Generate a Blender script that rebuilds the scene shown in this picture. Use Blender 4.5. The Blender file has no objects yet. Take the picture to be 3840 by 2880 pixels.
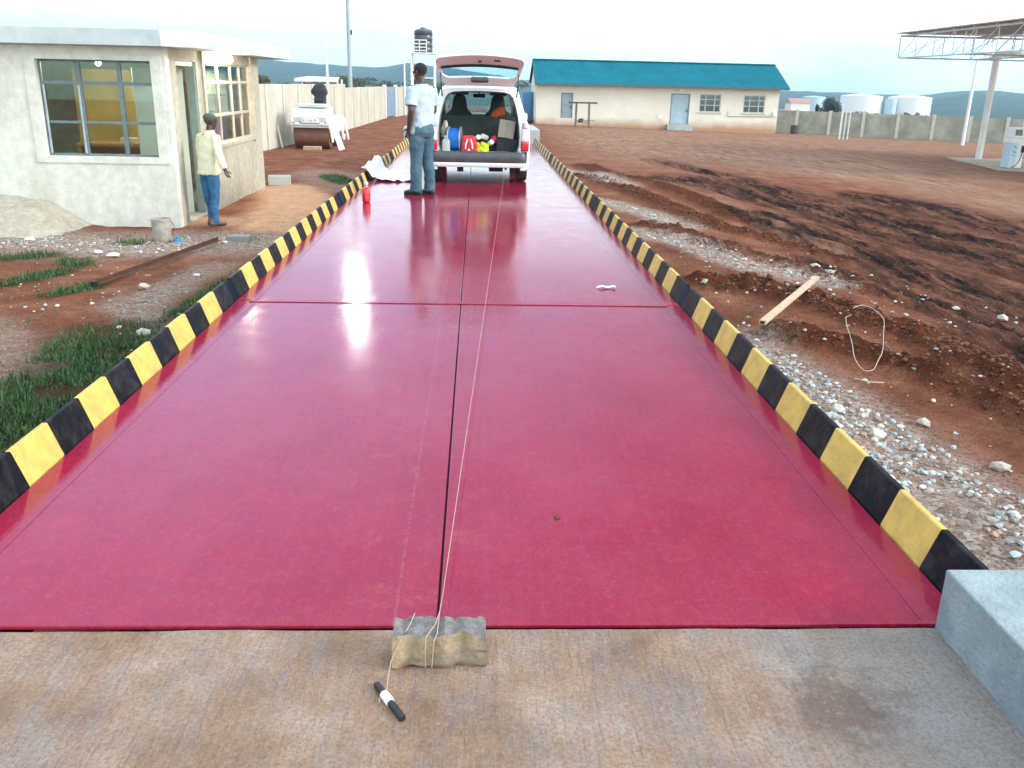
import bpy, math, random
import numpy as np
from mathutils import Vector, Matrix

R = math.radians
rnd = random.Random(7)
scene = bpy.context.scene
col = scene.collection

# ------------------------------------------------------------------ helpers
class MB:
    """collects shapes for ONE mesh object"""
    def __init__(s): s.v = []; s.f = []; s.m = []
    def add(s, vs, fs, m=0):
        o = len(s.v); s.v += [tuple(map(float, q)) for q in vs]
        for f in fs: s.f.append(tuple(i + o for i in f)); s.m.append(m)
    def box(s, c, d, m=0, rz=0, rot=None):
        hx, hy, hz = d[0] / 2, d[1] / 2, d[2] / 2
        M = rot if rot is not None else Matrix.Rotation(rz, 3, 'Z')
        vs = []
        for x, y, z in ((-1,-1,-1),(1,-1,-1),(1,1,-1),(-1,1,-1),(-1,-1,1),(1,-1,1),(1,1,1),(-1,1,1)):
            vs.append(Vector(c) + M @ Vector((x * hx, y * hy, z * hz)))
        s.add(vs, [(0,3,2,1),(4,5,6,7),(0,1,5,4),(1,2,6,5),(2,3,7,6),(3,0,4,7)], m)
    def span(s, a, b, m=0):
        s.box([(a[i] + b[i]) / 2 for i in range(3)], [abs(b[i] - a[i]) for i in range(3)], m)
    def rings(s, rings, m=0, closed=True, caps=True):
        n = len(rings[0]); o = len(s.v)
        for r in rings: s.v += [tuple(map(float, q)) for q in r]
        for i in range(len(rings) - 1):
            for j in range(n if closed else n - 1):
                k = (j + 1) % n
                s.f.append((o + i*n + j, o + i*n + k, o + (i+1)*n + k, o + (i+1)*n + j)); s.m.append(m)
        if caps and closed:
            s.f.append(tuple(o + j for j in reversed(range(n)))); s.m.append(m)
            s.f.append(tuple(o + (len(rings)-1)*n + j for j in range(n))); s.m.append(m)
    def tube(s, pts, r, n=8, m=0):
        pts = [Vector(p) for p in pts]; rr = r if isinstance(r, (list, tuple)) else [r] * len(pts)
        rs = []; a = None
        for i, p in enumerate(pts):
            d = (pts[min(i + 1, len(pts) - 1)] - pts[max(i - 1, 0)]).normalized()
            if a is None: a = Vector((0, 0, 1)).cross(d) if abs(d.z) < .9 else Vector((1, 0, 0))
            a = a - d * a.dot(d)
            if a.length < 1e-4: a = d.orthogonal()
            a.normalize(); b = d.cross(a)
            rs.append([p + a * math.cos(2*math.pi*k/n) * rr[i] + b * math.sin(2*math.pi*k/n) * rr[i] for k in range(n)])
        s.rings(rs, m)
    def limb(s, pts, n=16):
        """tapered limb with round ends: pts = (x, y, z, r)"""
        P = [Vector(p[:3]) for p in pts]; r = [p[3] for p in pts]
        d0 = (P[0] - P[1]).normalized(); d1 = (P[-1] - P[-2]).normalized()
        pre = [(P[0] + d0 * r[0] * math.sin(a), r[0] * math.cos(a)) for a in (1.35, 0.9, 0.45)]
        post = [(P[-1] + d1 * r[-1] * math.sin(a), r[-1] * math.cos(a)) for a in (0.45, 0.9, 1.35)]
        A = pre + list(zip(P, r)) + post
        s.tube([a[0] for a in A], [a[1] for a in A], n)
    def torso(s, lv, n=24, e=2.5):
        """stack of superellipse rings (z, cx, cy, rx, ry)"""
        rs = []
        for z, cx, cy, rx, ry in lv:
            ring = []
            for k in range(n):
                t = 2 * math.pi * k / n; c, q = math.cos(t), math.sin(t)
                ring.append((cx + rx * math.copysign(abs(c) ** (2/e), c), cy + ry * math.copysign(abs(q) ** (2/e), q), z))
            rs.append(ring)
        s.rings(rs)
    def lathe(s, c, prof, n=20, m=0, axis='Z'):
        rs = []
        for r, h in prof:
            ring = []
            for k in range(n):
                t = 2 * math.pi * k / n; a, b = r * math.cos(t), r * math.sin(t)
                q = (a, b, h) if axis == 'Z' else ((h, a, b) if axis == 'X' else (b, h, a))
                ring.append((c[0] + q[0], c[1] + q[1], c[2] + q[2]))
            rs.append(ring)
        s.rings(rs, m)
    def ellipsoid(s, c, r, n=16, k=10):
        prof = [(max(math.sin(math.pi * i / k), .02), -math.cos(math.pi * i / k)) for i in range(k + 1)]
        rs = [[(c[0] + r[0]*a*math.cos(2*math.pi*j/n), c[1] + r[1]*a*math.sin(2*math.pi*j/n), c[2] + r[2]*h) for j in range(n)] for a, h in prof]
        s.rings(rs)
    def prism(s, poly, axis, a, b, m=0):
        """2-D polygon pushed along an axis; poly coords are the two other axes in order"""
        def q(p, t):
            return {'X': (t, p[0], p[1]), 'Y': (p[0], t, p[1]), 'Z': (p[0], p[1], t)}[axis]
        s.rings([[q(p, a) for p in poly], [q(p, b) for p in poly]], m)
    def rock(s, c, r, seed, sq=(1, 1, .7), m=0, jit=.28):
        g = random.Random(seed); t = (1 + 5 ** .5) / 2
        vs = [(-1,t,0),(1,t,0),(-1,-t,0),(1,-t,0),(0,-1,t),(0,1,t),(0,-1,-t),(0,1,-t),(t,0,-1),(t,0,1),(-t,0,-1),(-t,0,1)]
        fs = [(0,11,5),(0,5,1),(0,1,7),(0,7,10),(0,10,11),(1,5,9),(5,11,4),(11,10,2),(10,7,6),(7,1,8),(3,9,4),(3,4,2),(3,2,6),(3,6,8),(3,8,9),(4,9,5),(2,4,11),(6,2,10),(8,6,7),(9,8,1)]
        a = g.random() * 6.28; ca, sa = math.cos(a), math.sin(a); out = []
        for x, y, z in vs:
            k = r / 1.9 * (1 + g.uniform(-jit, jit)); x, y, z = x*k*sq[0], y*k*sq[1], z*k*sq[2]
            out.append((c[0] + x*ca - y*sa, c[1] + x*sa + y*ca, c[2] + z))
        s.add(out, fs, m)
    def build(s, name, mats, parent=None, smooth=None, bevel=0, loc=(0,0,0), rz=0):
        me = bpy.data.meshes.new(name); me.from_pydata(s.v, [], s.f)
        for m in (mats if isinstance(mats, (list, tuple)) else [mats]): me.materials.append(m)
        me.polygons.foreach_set('material_index', s.m); me.update()
        import bmesh
        bm = bmesh.new(); bm.from_mesh(me); bmesh.ops.recalc_face_normals(bm, faces=bm.faces); bm.to_mesh(me); bm.free()
        if smooth is not None:
            me.shade_smooth()
            if smooth < 180: me.set_sharp_from_angle(angle=R(smooth))
        o = bpy.data.objects.new(name, me); col.objects.link(o); o.location = loc; o.rotation_euler = (0, 0, rz)
        if parent: o.parent = parent
        if bevel:
            b = o.modifiers.new('bevel', 'BEVEL'); b.width = bevel; b.segments = 2; b.limit_method = 'ANGLE'; b.angle_limit = R(40)
        return o

def tag(o, label=None, cat=None, group=None, kind=None):
    if label: o['label'] = label
    if cat: o['category'] = cat
    if group: o['group'] = group
    if kind: o['kind'] = kind
    return o
def thing(name, label, cat, loc=(0,0,0), rz=0, group=None):
    o = bpy.data.objects.new(name, None); col.objects.link(o); o.empty_display_size = .2
    o.location = loc; o.rotation_euler = (0, 0, rz)
    return tag(o, label, cat, group)
def copy_tree(o, parent=None):
    c = o.copy(); col.objects.link(c)
    if parent: c.parent = parent
    for ch in list(o.children): copy_tree(ch, c)
    return c

# ------------------------------------------------------------------ materials
def nn(nt, t, **kw):
    n = nt.nodes.new(t)
    for k, v in kw.items():
        if k in n.inputs.keys(): n.inputs[k].default_value = v
        else: setattr(n, k, v)
    return n
def base_mat(name):
    m = bpy.data.materials.new(name); m.use_nodes = True
    nt = m.node_tree; b = nt.nodes['Principled BSDF']
    return m, nt, b
def ramp(nt, fac, stops):
    r = nt.nodes.new('ShaderNodeValToRGB'); e = r.color_ramp.elements
    while len(e) < len(stops): e.new(.5)
    for i, (p, c) in enumerate(stops):
        e[i].position = p; e[i].color = (*c, 1) if len(c) == 3 else c
    nt.links.new(fac, r.inputs[0]); return r.outputs[0]
def mixc(nt, fac, a, b, mode='MIX'):
    n = nt.nodes.new('ShaderNodeMix'); n.data_type = 'RGBA'; n.blend_type = mode
    for i, x in ((0, fac), (6, a), (7, b)):
        if hasattr(x, 'links'): nt.links.new(x, n.inputs[i])
        else: n.inputs[i].default_value = x if i == 0 else (*x, 1)
    return n.outputs[2]
def math_(nt, op, a, b=0.0, clamp=False):
    n = nt.nodes.new('ShaderNodeMath'); n.operation = op; n.use_clamp = clamp
    for i, x in ((0, a), (1, b)):
        if hasattr(x, 'links'): nt.links.new(x, n.inputs[i])
        else: n.inputs[i].default_value = x
    return n.outputs[0]
def noise(nt, vec, scale, detail=5, rough=.55, dist=0):
    n = nn(nt, 'ShaderNodeTexNoise', Scale=scale, Detail=detail, Roughness=rough, Distortion=dist)
    nt.links.new(vec, n.inputs['Vector']); return n.outputs[0]
def coords(nt, scale=(1, 1, 1), world=False):
    if world:
        g = nt.nodes.new('ShaderNodeNewGeometry'); out = g.outputs['Position']
    else:
        g = nt.nodes.new('ShaderNodeTexCoord'); out = g.outputs['Object']
    mp = nt.nodes.new('ShaderNodeMapping'); mp.inputs['Scale'].default_value = scale
    nt.links.new(out, mp.inputs['Vector']); return mp.outputs[0]
def bump(nt, b, h, strength=.3, dist=.02, prev=None):
    n = nn(nt, 'ShaderNodeBump', Strength=strength, Distance=dist); nt.links.new(h, n.inputs['Height'])
    if prev is not None: nt.links.new(prev, n.inputs['Normal'])
    nt.links.new(n.outputs[0], b.inputs['Normal']); return n.outputs[0]
def M(name, c, rough=.6, metal=0, var=.18, scale=6, bmp=0, bscale=60, dirt=None, dscale=2.5, damt=.5, coat=0, world=False, bdist=.01):
    m, nt, b = base_mat(name); v = coords(nt, world=world)
    lo = tuple(x * (1 - var) for x in c); hi = tuple(min(x * (1 + var), 1) for x in c)
    out = ramp(nt, noise(nt, v, scale), [(.3, lo), (.7, hi)])
    if dirt:
        f = ramp(nt, noise(nt, v, dscale, 7, .65), [(.46, (0, 0, 0)), (.68, (damt,) * 3)])
        out = mixc(nt, f, out, dirt)
    nt.links.new(out, b.inputs['Base Color'])
    b.inputs['Roughness'].default_value = rough; b.inputs['Metallic'].default_value = metal
    if coat: b.inputs['Coat Weight'].default_value = coat; b.inputs['Coat Roughness'].default_value = .08
    if bmp: bump(nt, b, noise(nt, v, bscale, 4), bmp, bdist)
    return m
def emit(name, c, s):
    m, nt, b = base_mat(name); b.inputs['Base Color'].default_value = (*c, 1)
    b.inputs['Emission Color'].default_value = (*c, 1); b.inputs['Emission Strength'].default_value = s
    return m
def glassy(name, tint, refl=.12, rough=.02):
    m, nt, b = base_mat(name)
    t = nn(nt, 'ShaderNodeBsdfTransparent', Color=(*tint, 1)); g = nn(nt, 'ShaderNodeBsdfGlossy', Roughness=rough)
    ge = nt.nodes.new('ShaderNodeNewGeometry'); dt = nn(nt, 'ShaderNodeVectorMath', operation='DOT_PRODUCT')
    nt.links.new(ge.outputs['Incoming'], dt.inputs[0]); nt.links.new(ge.outputs['Normal'], dt.inputs[1])
    k = math_(nt, 'POWER', math_(nt, 'SUBTRACT', 1.0, math_(nt, 'ABSOLUTE', dt.outputs['Value']), True), 5.0)
    f2 = math_(nt, 'ADD', math_(nt, 'MULTIPLY', k, .94), .03 + refl * .5, True)
    x = nt.nodes.new('ShaderNodeMixShader'); nt.links.new(f2, x.inputs[0])
    nt.links.new(t.outputs[0], x.inputs[1]); nt.links.new(g.outputs[0], x.inputs[2])
    nt.links.new(x.outputs[0], nt.nodes['Material Output'].inputs['Surface']); return m

# ------------------------------------------------------------------ camera (fitted to the deck lines)
F_PX, PITCH, YAW, ROLL, CAM_H = 3340.92, .32496, .04404, .02258, 1.5303
fw = Vector((math.sin(YAW)*math.cos(PITCH), math.cos(YAW)*math.cos(PITCH), -math.sin(PITCH)))
rt = Vector((math.cos(YAW), -math.sin(YAW), 0)); up = rt.cross(fw)
r2 = math.cos(ROLL)*rt + math.sin(ROLL)*up; u2 = -math.sin(ROLL)*rt + math.cos(ROLL)*up
cam = bpy.data.cameras.new('camera'); cam.sensor_width = 36; cam.lens = F_PX / 3840 * 36
cam.clip_start = .05; cam.clip_end = 6000
co = bpy.data.objects.new('camera', cam); col.objects.link(co)
mw = Matrix((( r2.x, u2.x, -fw.x, 0), (r2.y, u2.y, -fw.y, 0), (r2.z, u2.z, -fw.z, CAM_H), (0, 0, 0, 1)))
co.matrix_world = mw; scene.camera = co

# ------------------------------------------------------------------ light and sky
SUN_EL, SUN_AZ = 24.0, 104.0          # azimuth from +Y towards +X: the brighter side is at the right, a little behind the camera
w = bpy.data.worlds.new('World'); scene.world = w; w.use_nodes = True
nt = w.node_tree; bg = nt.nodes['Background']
sky = nt.nodes.new('ShaderNodeTexSky'); sky.sky_type = 'NISHITA'; sky.sun_disc = False
sky.sun_elevation = R(SUN_EL); sky.sun_rotation = R(SUN_AZ); sky.air_density = 1.0; sky.dust_density = .4; sky.ozone_density = 2.0
tc = nt.nodes.new('ShaderNodeTexCoord'); mp = nt.nodes.new('ShaderNodeMapping'); mp.inputs['Scale'].default_value = (2.2, 2.2, 9.0)
mp.inputs['Location'].default_value = (.3, 1.7, .35)
nt.links.new(tc.outputs['Generated'], mp.inputs['Vector'])
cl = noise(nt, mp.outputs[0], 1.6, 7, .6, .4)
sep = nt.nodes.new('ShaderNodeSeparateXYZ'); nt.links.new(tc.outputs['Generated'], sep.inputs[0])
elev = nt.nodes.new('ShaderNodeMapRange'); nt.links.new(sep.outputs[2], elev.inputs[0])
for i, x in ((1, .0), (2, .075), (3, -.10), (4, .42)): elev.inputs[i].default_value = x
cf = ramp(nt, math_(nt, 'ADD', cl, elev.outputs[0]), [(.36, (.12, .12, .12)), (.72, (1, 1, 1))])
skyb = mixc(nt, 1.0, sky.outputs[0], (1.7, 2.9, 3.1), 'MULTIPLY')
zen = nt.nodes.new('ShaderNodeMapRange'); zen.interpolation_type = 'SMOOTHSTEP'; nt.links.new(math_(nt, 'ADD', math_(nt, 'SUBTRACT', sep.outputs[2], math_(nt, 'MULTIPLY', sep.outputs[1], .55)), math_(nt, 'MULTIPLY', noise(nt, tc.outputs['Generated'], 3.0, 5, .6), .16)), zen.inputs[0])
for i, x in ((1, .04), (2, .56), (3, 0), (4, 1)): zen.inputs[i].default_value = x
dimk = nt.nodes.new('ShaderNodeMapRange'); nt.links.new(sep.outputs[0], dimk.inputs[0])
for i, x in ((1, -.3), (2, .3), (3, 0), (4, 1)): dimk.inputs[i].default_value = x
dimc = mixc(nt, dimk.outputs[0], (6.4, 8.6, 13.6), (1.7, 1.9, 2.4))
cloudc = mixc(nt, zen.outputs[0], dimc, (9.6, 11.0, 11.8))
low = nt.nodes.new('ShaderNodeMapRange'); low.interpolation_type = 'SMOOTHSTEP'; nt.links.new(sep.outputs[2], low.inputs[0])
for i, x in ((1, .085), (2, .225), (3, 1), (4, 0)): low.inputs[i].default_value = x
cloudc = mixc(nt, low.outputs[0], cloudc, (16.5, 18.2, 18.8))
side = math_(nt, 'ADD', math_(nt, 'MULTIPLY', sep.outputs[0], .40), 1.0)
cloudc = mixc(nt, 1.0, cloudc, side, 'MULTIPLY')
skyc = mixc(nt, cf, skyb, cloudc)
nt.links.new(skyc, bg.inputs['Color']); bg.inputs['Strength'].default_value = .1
sun = bpy.data.lights.new('sun', 'SUN'); sun.energy = 1.9; sun.angle = R(14); sun.color = (1, .93, .84)
so = bpy.data.objects.new('sun', sun); col.objects.link(so)
sd = Vector((math.sin(R(SUN_AZ))*math.cos(R(SUN_EL)), math.cos(R(SUN_AZ))*math.cos(R(SUN_EL)), math.sin(R(SUN_EL))))
so.rotation_euler = sd.to_track_quat('Z', 'Y').to_euler()
vs = scene.view_settings; vs.view_transform = 'Standard'; vs.look = 'None'; vs.gamma = 1; vs.exposure = 0.86
scene.cycles.use_denoising = True
scene.cycles.max_bounces = 8; scene.cycles.transparent_max_bounces = 12
scene.cycles.sample_clamp_indirect = 6

# ------------------------------------------------------------------ noise on arrays
def vnoise(x, y, seed=0):
    xi = np.floor(x).astype(np.int64); yi = np.floor(y).astype(np.int64); fx = x - xi; fy = y - yi
    fx = fx*fx*(3-2*fx); fy = fy*fy*(3-2*fy)
    def h(a, b):
        n = (a * 374761393 + b * 668265263 + seed * 1442695041) & 0xffffffff
        n = ((n ^ (n >> 13)) * 1274126177) & 0xffffffff
        return ((n ^ (n >> 16)) & 0xffff) / 65535.0
    return (h(xi,yi)*(1-fx)+h(xi+1,yi)*fx)*(1-fy) + (h(xi,yi+1)*(1-fx)+h(xi+1,yi+1)*fx)*fy
def fbm(x, y, seed=0, o=4):
    a = .5; s = 0; t = 0
    for i in range(o):
        s = s + a * vnoise(x, y, seed + i*17); t += a; a *= .5; x = x*2.03 + 11.3; y = y*2.03 - 7.1
    return s / t
def sm(a, b, x):
    t = np.clip((x - a) / (b - a), 0, 1); return t*t*(3-2*t)
def strip(x, y, pts, w, soft=.5):
    """1 on a polyline of half-width w, fading outside"""
    d = np.full(x.shape, 1e9)
    for (ax, ay), (bx, by) in zip(pts[:-1], pts[1:]):
        vx, vy = bx-ax, by-ay; t = np.clip(((x-ax)*vx+(y-ay)*vy)/(vx*vx+vy*vy), 0, 1)
        d = np.minimum(d, np.hypot(x-ax-t*vx, y-ay-t*vy))
    return 1 - sm(w*(1-soft), w*(1+soft), d)

def gz0(x, y):
    """large form of the ground"""
    x = np.asarray(x, float); y = np.asarray(y, float)
    far = -.75 - .022*np.clip(x, 0, 26) - .036*np.clip(y-72, 0, 260)
    t = sm(0, 1, (x-1.75)/6); k = np.clip((26-y)/6, 0, 1)
    near = -.42*k + far*(1-k)
    return np.where(x < 0, far, near*(1-t)+far*t)
DARK = [([(6.0,24.5),(7.6,19.5),(8.9,13.0),(9.5,8)], 1.7), ([(5.4,16.4),(6.0,13),(6.3,9),(6.6,4)], 1.0), ([(4.75,11.2),(5.1,9.2),(4.9,6.5),(5.2,3)], .55), ([(6.2,32),(7.5,26),(8.2,18)], .5), ([(10,22),(11.5,14),(12,8)], 1.2)]
BERM = [(2.42,9.1),(3.0,8.85),(3.45,8.2),(3.9,7.4),(4.15,6.0),(4.4,4)]
BERM2 = [(2.5,7.1),(3.1,6.85),(3.45,6.2),(3.7,5.4),(3.9,4)]
REDS = [([(2.4,21.9),(3.2,17.2),(3.8,13.7),(5.0,12.0)], .33), ([(2.6,13.3),(3.2,12.1),(3.9,10.7),(4.4,9.6)], .26), (BERM, .34), (BERM2, .18), ([(3.4,28),(4.2,20),(4.6,15.5)], .45)]
PALE = [([(2.2,27),(3.1,24),(3.1,19.5)], .5), ([(2.2,16.2),(2.8,14.8),(3.15,13.5)], .38), ([(2.3,12.7),(2.8,11.9),(3.24,10.5),(4.0,9.9)], .36), ([(2.0,6.8),(2.15,5.5),(2.3,4.6),(2.4,3.8),(2.55,2.6),(2.7,0)], .52)]
GRASSP = [([(-3.0,5.2),(-3.15,6.2),(-3.2,7.2),(-3.3,8.1)], .52), ([(-2.85,8.7),(-2.75,9.6),(-2.65,10.6)], .34), ([(-5.4,10.1),(-5.1,10.9)], .22), ([(-4.95,11.3),(-5.3,11.7)], .16), ([(-6.2,11.6),(-5.7,12.0)], .18), ([(-3.6,22.6),(-3.0,21.2)], .3), ([(-3.9,4.2),(-3.3,4.8),(-2.5,5)], .4), ([(-5.1,12.9),(-4.75,12.9)], .1), ([(-4.6,9.6),(-4.3,10)], .16)]
def masks(x, y):
    n1 = fbm(x*.9, y*.35, 3) - .5; n2 = fbm(x*3.1, y*2.3, 9) - .5; n3 = fbm(x*9, y*7, 21, 3) - .5
    wx = x + n1*.5 + n2*.25; wy = y + n2*.5
    dark = np.zeros_like(x); pale = np.zeros_like(x); red = np.zeros_like(x); gr = np.zeros_like(x)
    for p, q in DARK: dark = np.maximum(dark, strip(wx, wy, p, q, .55))
    for p, q in PALE: pale = np.maximum(pale, strip(wx, wy, p, q, .5))
    for p, q in REDS: red = np.maximum(red, strip(x + n2*.2, wy, p, q, .5))
    for p, q in GRASSP: gr = np.maximum(gr, strip(x + n2*.3, y + n2*.3, p, q, .5))
    # left: grey rubble by the guard house, orange sand at its door
    pale = np.maximum(pale, 1.0*strip(wx, wy, [(-9,13.3),(-6.6,13.0),(-5.0,12.7),(-3.9,13.1),(-3.0,13.2)], .95, .6))
    pale = np.maximum(pale, .8*strip(wx, wy, [(-2.9,8.3),(-3.6,9.3),(-3.3,11.4)], .3, .7))
    pale = np.maximum(pale, .65*strip(wx, wy, [(-3.7,7.0),(-4.3,7.9),(-5,8.5)], .35, .7))
    pale = np.maximum(pale, .55*strip(wx, wy, [(-3.9,23.5),(-2.6,20.5)], .9, .6))
    sand = strip(wx, wy, [(-4.2,20),(-3.6,18.4),(-3.3,16.5),(-3.2,14.8)], .75, .4)*(y > 14.0)
    sand = np.maximum(sand, .8*strip(x, y, [(-4.6,15.1),(-4.2,15.1)], .5))
    # right far field is tan and packed
    tan = sm(24, 36, y + n1*8)*sm(2.5, 6, x)*.8 + .75*strip(wx, wy, [(6.9,41),(12.5,34),(14,26),(14.5,18)], 2.6, .6) + .55*strip(wx, wy, [(4.0,24),(5.0,17),(5.4,13.3)], .5, .6)
    return dark, pale, red, gr, sand, np.clip(tan, 0, 1), n1, n2, n3
def gz_arr(x, y, full=False):
    z = gz0(x, y); mk = masks(x, y); dark, pale, red, gr, sand, tan, n1, n2, n3 = mk
    fade = 1 - sm(34, 60, np.hypot(x, y))
    z = z + fade*(n1*.10 + n2*.03)
    # wheel ruts run with the tracks, roughly along -y with +x
    u = x + .235*(y-12) + n1*.35
    rut = 1 - sm(.0, .26, np.abs(fbm(u*1.9, y*.13, 141, 3) - .5)*2); rut = np.maximum(rut, 1 - sm(.0, .24, np.abs(fbm((x + .42*y)*1.5 + 40, y*.11, 151, 3) - .5)*2))
    cl = np.abs(fbm(x*6.5, y*4.2, 41, 3) - .5)*2
    z = z - fade*np.clip(dark + .35*tan*(y < 36), 0, 1)*(.085*rut - .045*cl - .045*n3)
    z = z + fade*red*(.035 + .12*n3 + .06*cl)
    z = z + fade*.08*strip(x, y, BERM, .18, .9) + fade*.08*strip(x, y, BERM2, .10, .9)
    z = z + fade*pale*.05*n3 + fade*(1-pale)*.018*n3
    under = (x > -1.95)*(x < 1.72)*(y > 1)*(y < 26)
    z = np.where(under > 0, np.minimum(z, -.5), z)
    return (z, mk) if full else z
def gz(x, y):
    return float(gz_arr(np.array([x], float), np.array([y], float))[0])

# ------------------------------------------------------------------ ground sheet
def axis(lo, hi, step, far_lo, far_hi, grow=1.17):
    a = list(np.arange(lo, hi, step)); s = step; x = a[-1]
    while x < far_hi: s *= grow; x += s; a.append(x)
    b = []; s = step; x = lo
    while x > far_lo: s *= grow; x -= s; b.append(x)
    return np.array(b[::-1] + a)
ax = axis(-7.5, 9.5, .055, -420, 420); ay = axis(2.0, 26, .06, -60, 470)
X, Y = np.meshgrid(ax, ay); Zg, mk = gz_arr(X.ravel(), Y.ravel(), True)
nx, ny = len(ax), len(ay)
vv = np.column_stack([X.ravel(), Y.ravel(), Zg])
ii = (np.arange(ny-1)[:, None]*nx + np.arange(nx-1)[None, :]).ravel()
ff = np.column_stack([ii, ii+1, ii+1+nx, ii+nx])
me = bpy.data.meshes.new('ground'); me.vertices.add(len(vv)); me.vertices.foreach_set('co', vv.ravel())
me.loops.add(ff.size); me.loops.foreach_set('vertex_index', ff.ravel().astype(np.int32))
me.polygons.add(len(ff)); me.polygons.foreach_set('loop_start', np.arange(0, ff.size, 4, dtype=np.int32))
me.update(calc_edges=True)
dark, pale, red, gr, sand, tan, *_ = mk
for nm, chans in (('soil_a', (dark, pale, red)), ('soil_b', (gr, sand, tan))):
    at = me.attributes.new(nm, 'FLOAT_COLOR', 'POINT')
    at.data.foreach_set('color', np.column_stack([*chans, np.ones(len(vv))]).astype(np.float32).ravel())
me.shade_smooth()
m_soil, nt, b = base_mat('soil')
wv = coords(nt, world=True)
aa = nn(nt, 'ShaderNodeAttribute', attribute_name='soil_a'); ab = nn(nt, 'ShaderNodeAttribute', attribute_name='soil_b')
sa = nt.nodes.new('ShaderNodeSeparateColor'); sb = nt.nodes.new('ShaderNodeSeparateColor')
nt.links.new(aa.outputs['Color'], sa.inputs[0]); nt.links.new(ab.outputs['Color'], sb.inputs[0])
nf = noise(nt, wv, 14, 8, .7); nm_ = noise(nt, wv, 1.7, 6, .6); nfine = noise(nt, wv, 55, 5, .7)
c = ramp(nt, nm_, [(.3, (.165, .055, .030)), (.5, (.285, .110, .064)), (.72, (.42, .195, .125))])
c = mixc(nt, ramp(nt, nf, [(.35, (0,0,0)), (.75, (.65,)*3)]), c, (.115, .043, .026))
tanc = ramp(nt, noise(nt, coords(nt, (1, .35, 1), True), 2.4, 7, .65), [(.3, (.28, .145, .092)), (.7, (.47, .29, .205))])
c = mixc(nt, math_(nt, 'MULTIPLY', sb.outputs[2], .9), c, tanc)
redc = ramp(nt, nf, [(.25, (.045, .014, .007)), (.75, (.17, .054, .024))])
c = mixc(nt, sa.outputs[2], c, redc)
darkc = ramp(nt, nf, [(.3, (.006, .005, .006)), (.55, (.019, .013, .012)), (.8, (.09, .048, .034))])
mps = nt.nodes.new('ShaderNodeMapping'); mps.inputs['Rotation'].default_value = (0, 0, math.atan(-.235)); mps.vector_type = 'POINT'; mps.inputs['Scale'].default_value = (1.7, .22, 1)
nt.links.new(nt.nodes.new('ShaderNodeNewGeometry').outputs['Position'], mps.inputs['Vector']); streakv = mps.outputs[0]
c = mixc(nt, math_(nt, 'MULTIPLY', ramp(nt, noise(nt, streakv, 3.1, 6, .7), [(.5, (0,0,0)), (.66, (.75,)*3)]), sb.outputs[2]), c, (.10, .052, .036))
dk = math_(nt, 'MULTIPLY', sa.outputs[0], ramp(nt, noise(nt, streakv, 2.2, 7, .7), [(.37, (.06,)*3), (.57, (1,1,1))]))
c = mixc(nt, dk, c, darkc)
vor = nn(nt, 'ShaderNodeTexVoronoi', Scale=26.0); nt.links.new(wv, vor.inputs['Vector'])
gcol = mixc(nt, ramp(nt, vor.outputs['Color'], [(.2, (0,0,0)), (.9, (1,1,1))]), (.27, .205, .17), (.62, .545, .49))
gcol = mixc(nt, ramp(nt, nm_, [(.4, (0,0,0)), (.7, (.6,)*3)]), gcol, (.36, .24, .18))
pf = math_(nt, 'MULTIPLY', sa.outputs[1], ramp(nt, nf, [(.25, (.35,)*3), (.6, (1,1,1))]))
c = mixc(nt, pf, c, gcol)
sandc = ramp(nt, noise(nt, wv, 4, 7, .65), [(.3, (.52, .29, .175)), (.7, (.72, .47, .32))])
c = mixc(nt, sb.outputs[1], c, sandc)
c = mixc(nt, math_(nt, 'MULTIPLY', sb.outputs[0], .75), c, (.035, .050, .022))
nt.links.new(c, b.inputs['Base Color'])
b.inputs['Roughness'].default_value = .93
b.inputs['Specular IOR Level'].default_value = .04
c = mixc(nt, ramp(nt, nfine, [(.40, (.62,)*3), (.5, (0,0,0))]), c, (.035, .014, .010)); c = mixc(nt, ramp(nt, noise(nt, wv, 38, 6, .75), [(.56, (0,0,0)), (.70, (.55,)*3)]), c, (.36, .20, .135))
nt.links.new(c, b.inputs['Base Color'])
p = bump(nt, b, nf, .8, .06); bump(nt, b, nfine, .8, .022, p)
me.materials.append(m_soil)
go = bpy.data.objects.new('ground', me); col.objects.link(go); tag(go, 'red brown earth yard churned with wheel tracks and pale rubble', 'ground', kind='structure')

# hills on the skyline
m_hill, nt, b = base_mat('hill scrub'); hv = coords(nt, world=True)
hc = ramp(nt, noise(nt, hv, .012, 8, .7), [(.3, (.030, .052, .040)), (.5, (.050, .075, .055)), (.7, (.095, .105, .075))])
hc = mixc(nt, ramp(nt, noise(nt, hv, .05, 5, .7), [(.45, (0,0,0)), (.7, (.7,)*3)]), hc, (.022, .040, .030))
nt.links.new(hc, b.inputs['Base Color']); b.inputs['Roughness'].default_value = .95; b.inputs['Specular IOR Level'].default_value = .1
bump(nt, b, noise(nt, hv, .09, 6, .7), .8, 4)
SK = [(-2200,45),(0,95),(500,90),(800,80),(995,69),(1161,59),(1312,48),(1417,44),(1492,57),(1545,66),(1700,52),(1950,16),(2400,6),(2935,-4),(3190,-5),(3330,-10),(3500,-3),(3660,13),(3720,12),(3840,5),(4300,12),(6000,30)]
sx = np.array([(q[0]-1790)/3341*.97 for q in SK]); sy = np.array([q[1]*.9/3341 for q in SK])
az = np.linspace(-1.15, 1.15, 360); rr = np.concatenate([np.linspace(330, 800, 26), np.linspace(830, 2600, 44)])
A, RR = np.meshgrid(az, rr); A = A.ravel(); RR = RR.ravel()
prof = np.interp(np.tan(A), sx, sy) + (fbm(A*40, A*0+3, 5)-.5)*.0022
t = sm(420, 1350, RR); hx, hy = RR*np.sin(A), RR*np.cos(A)
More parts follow.
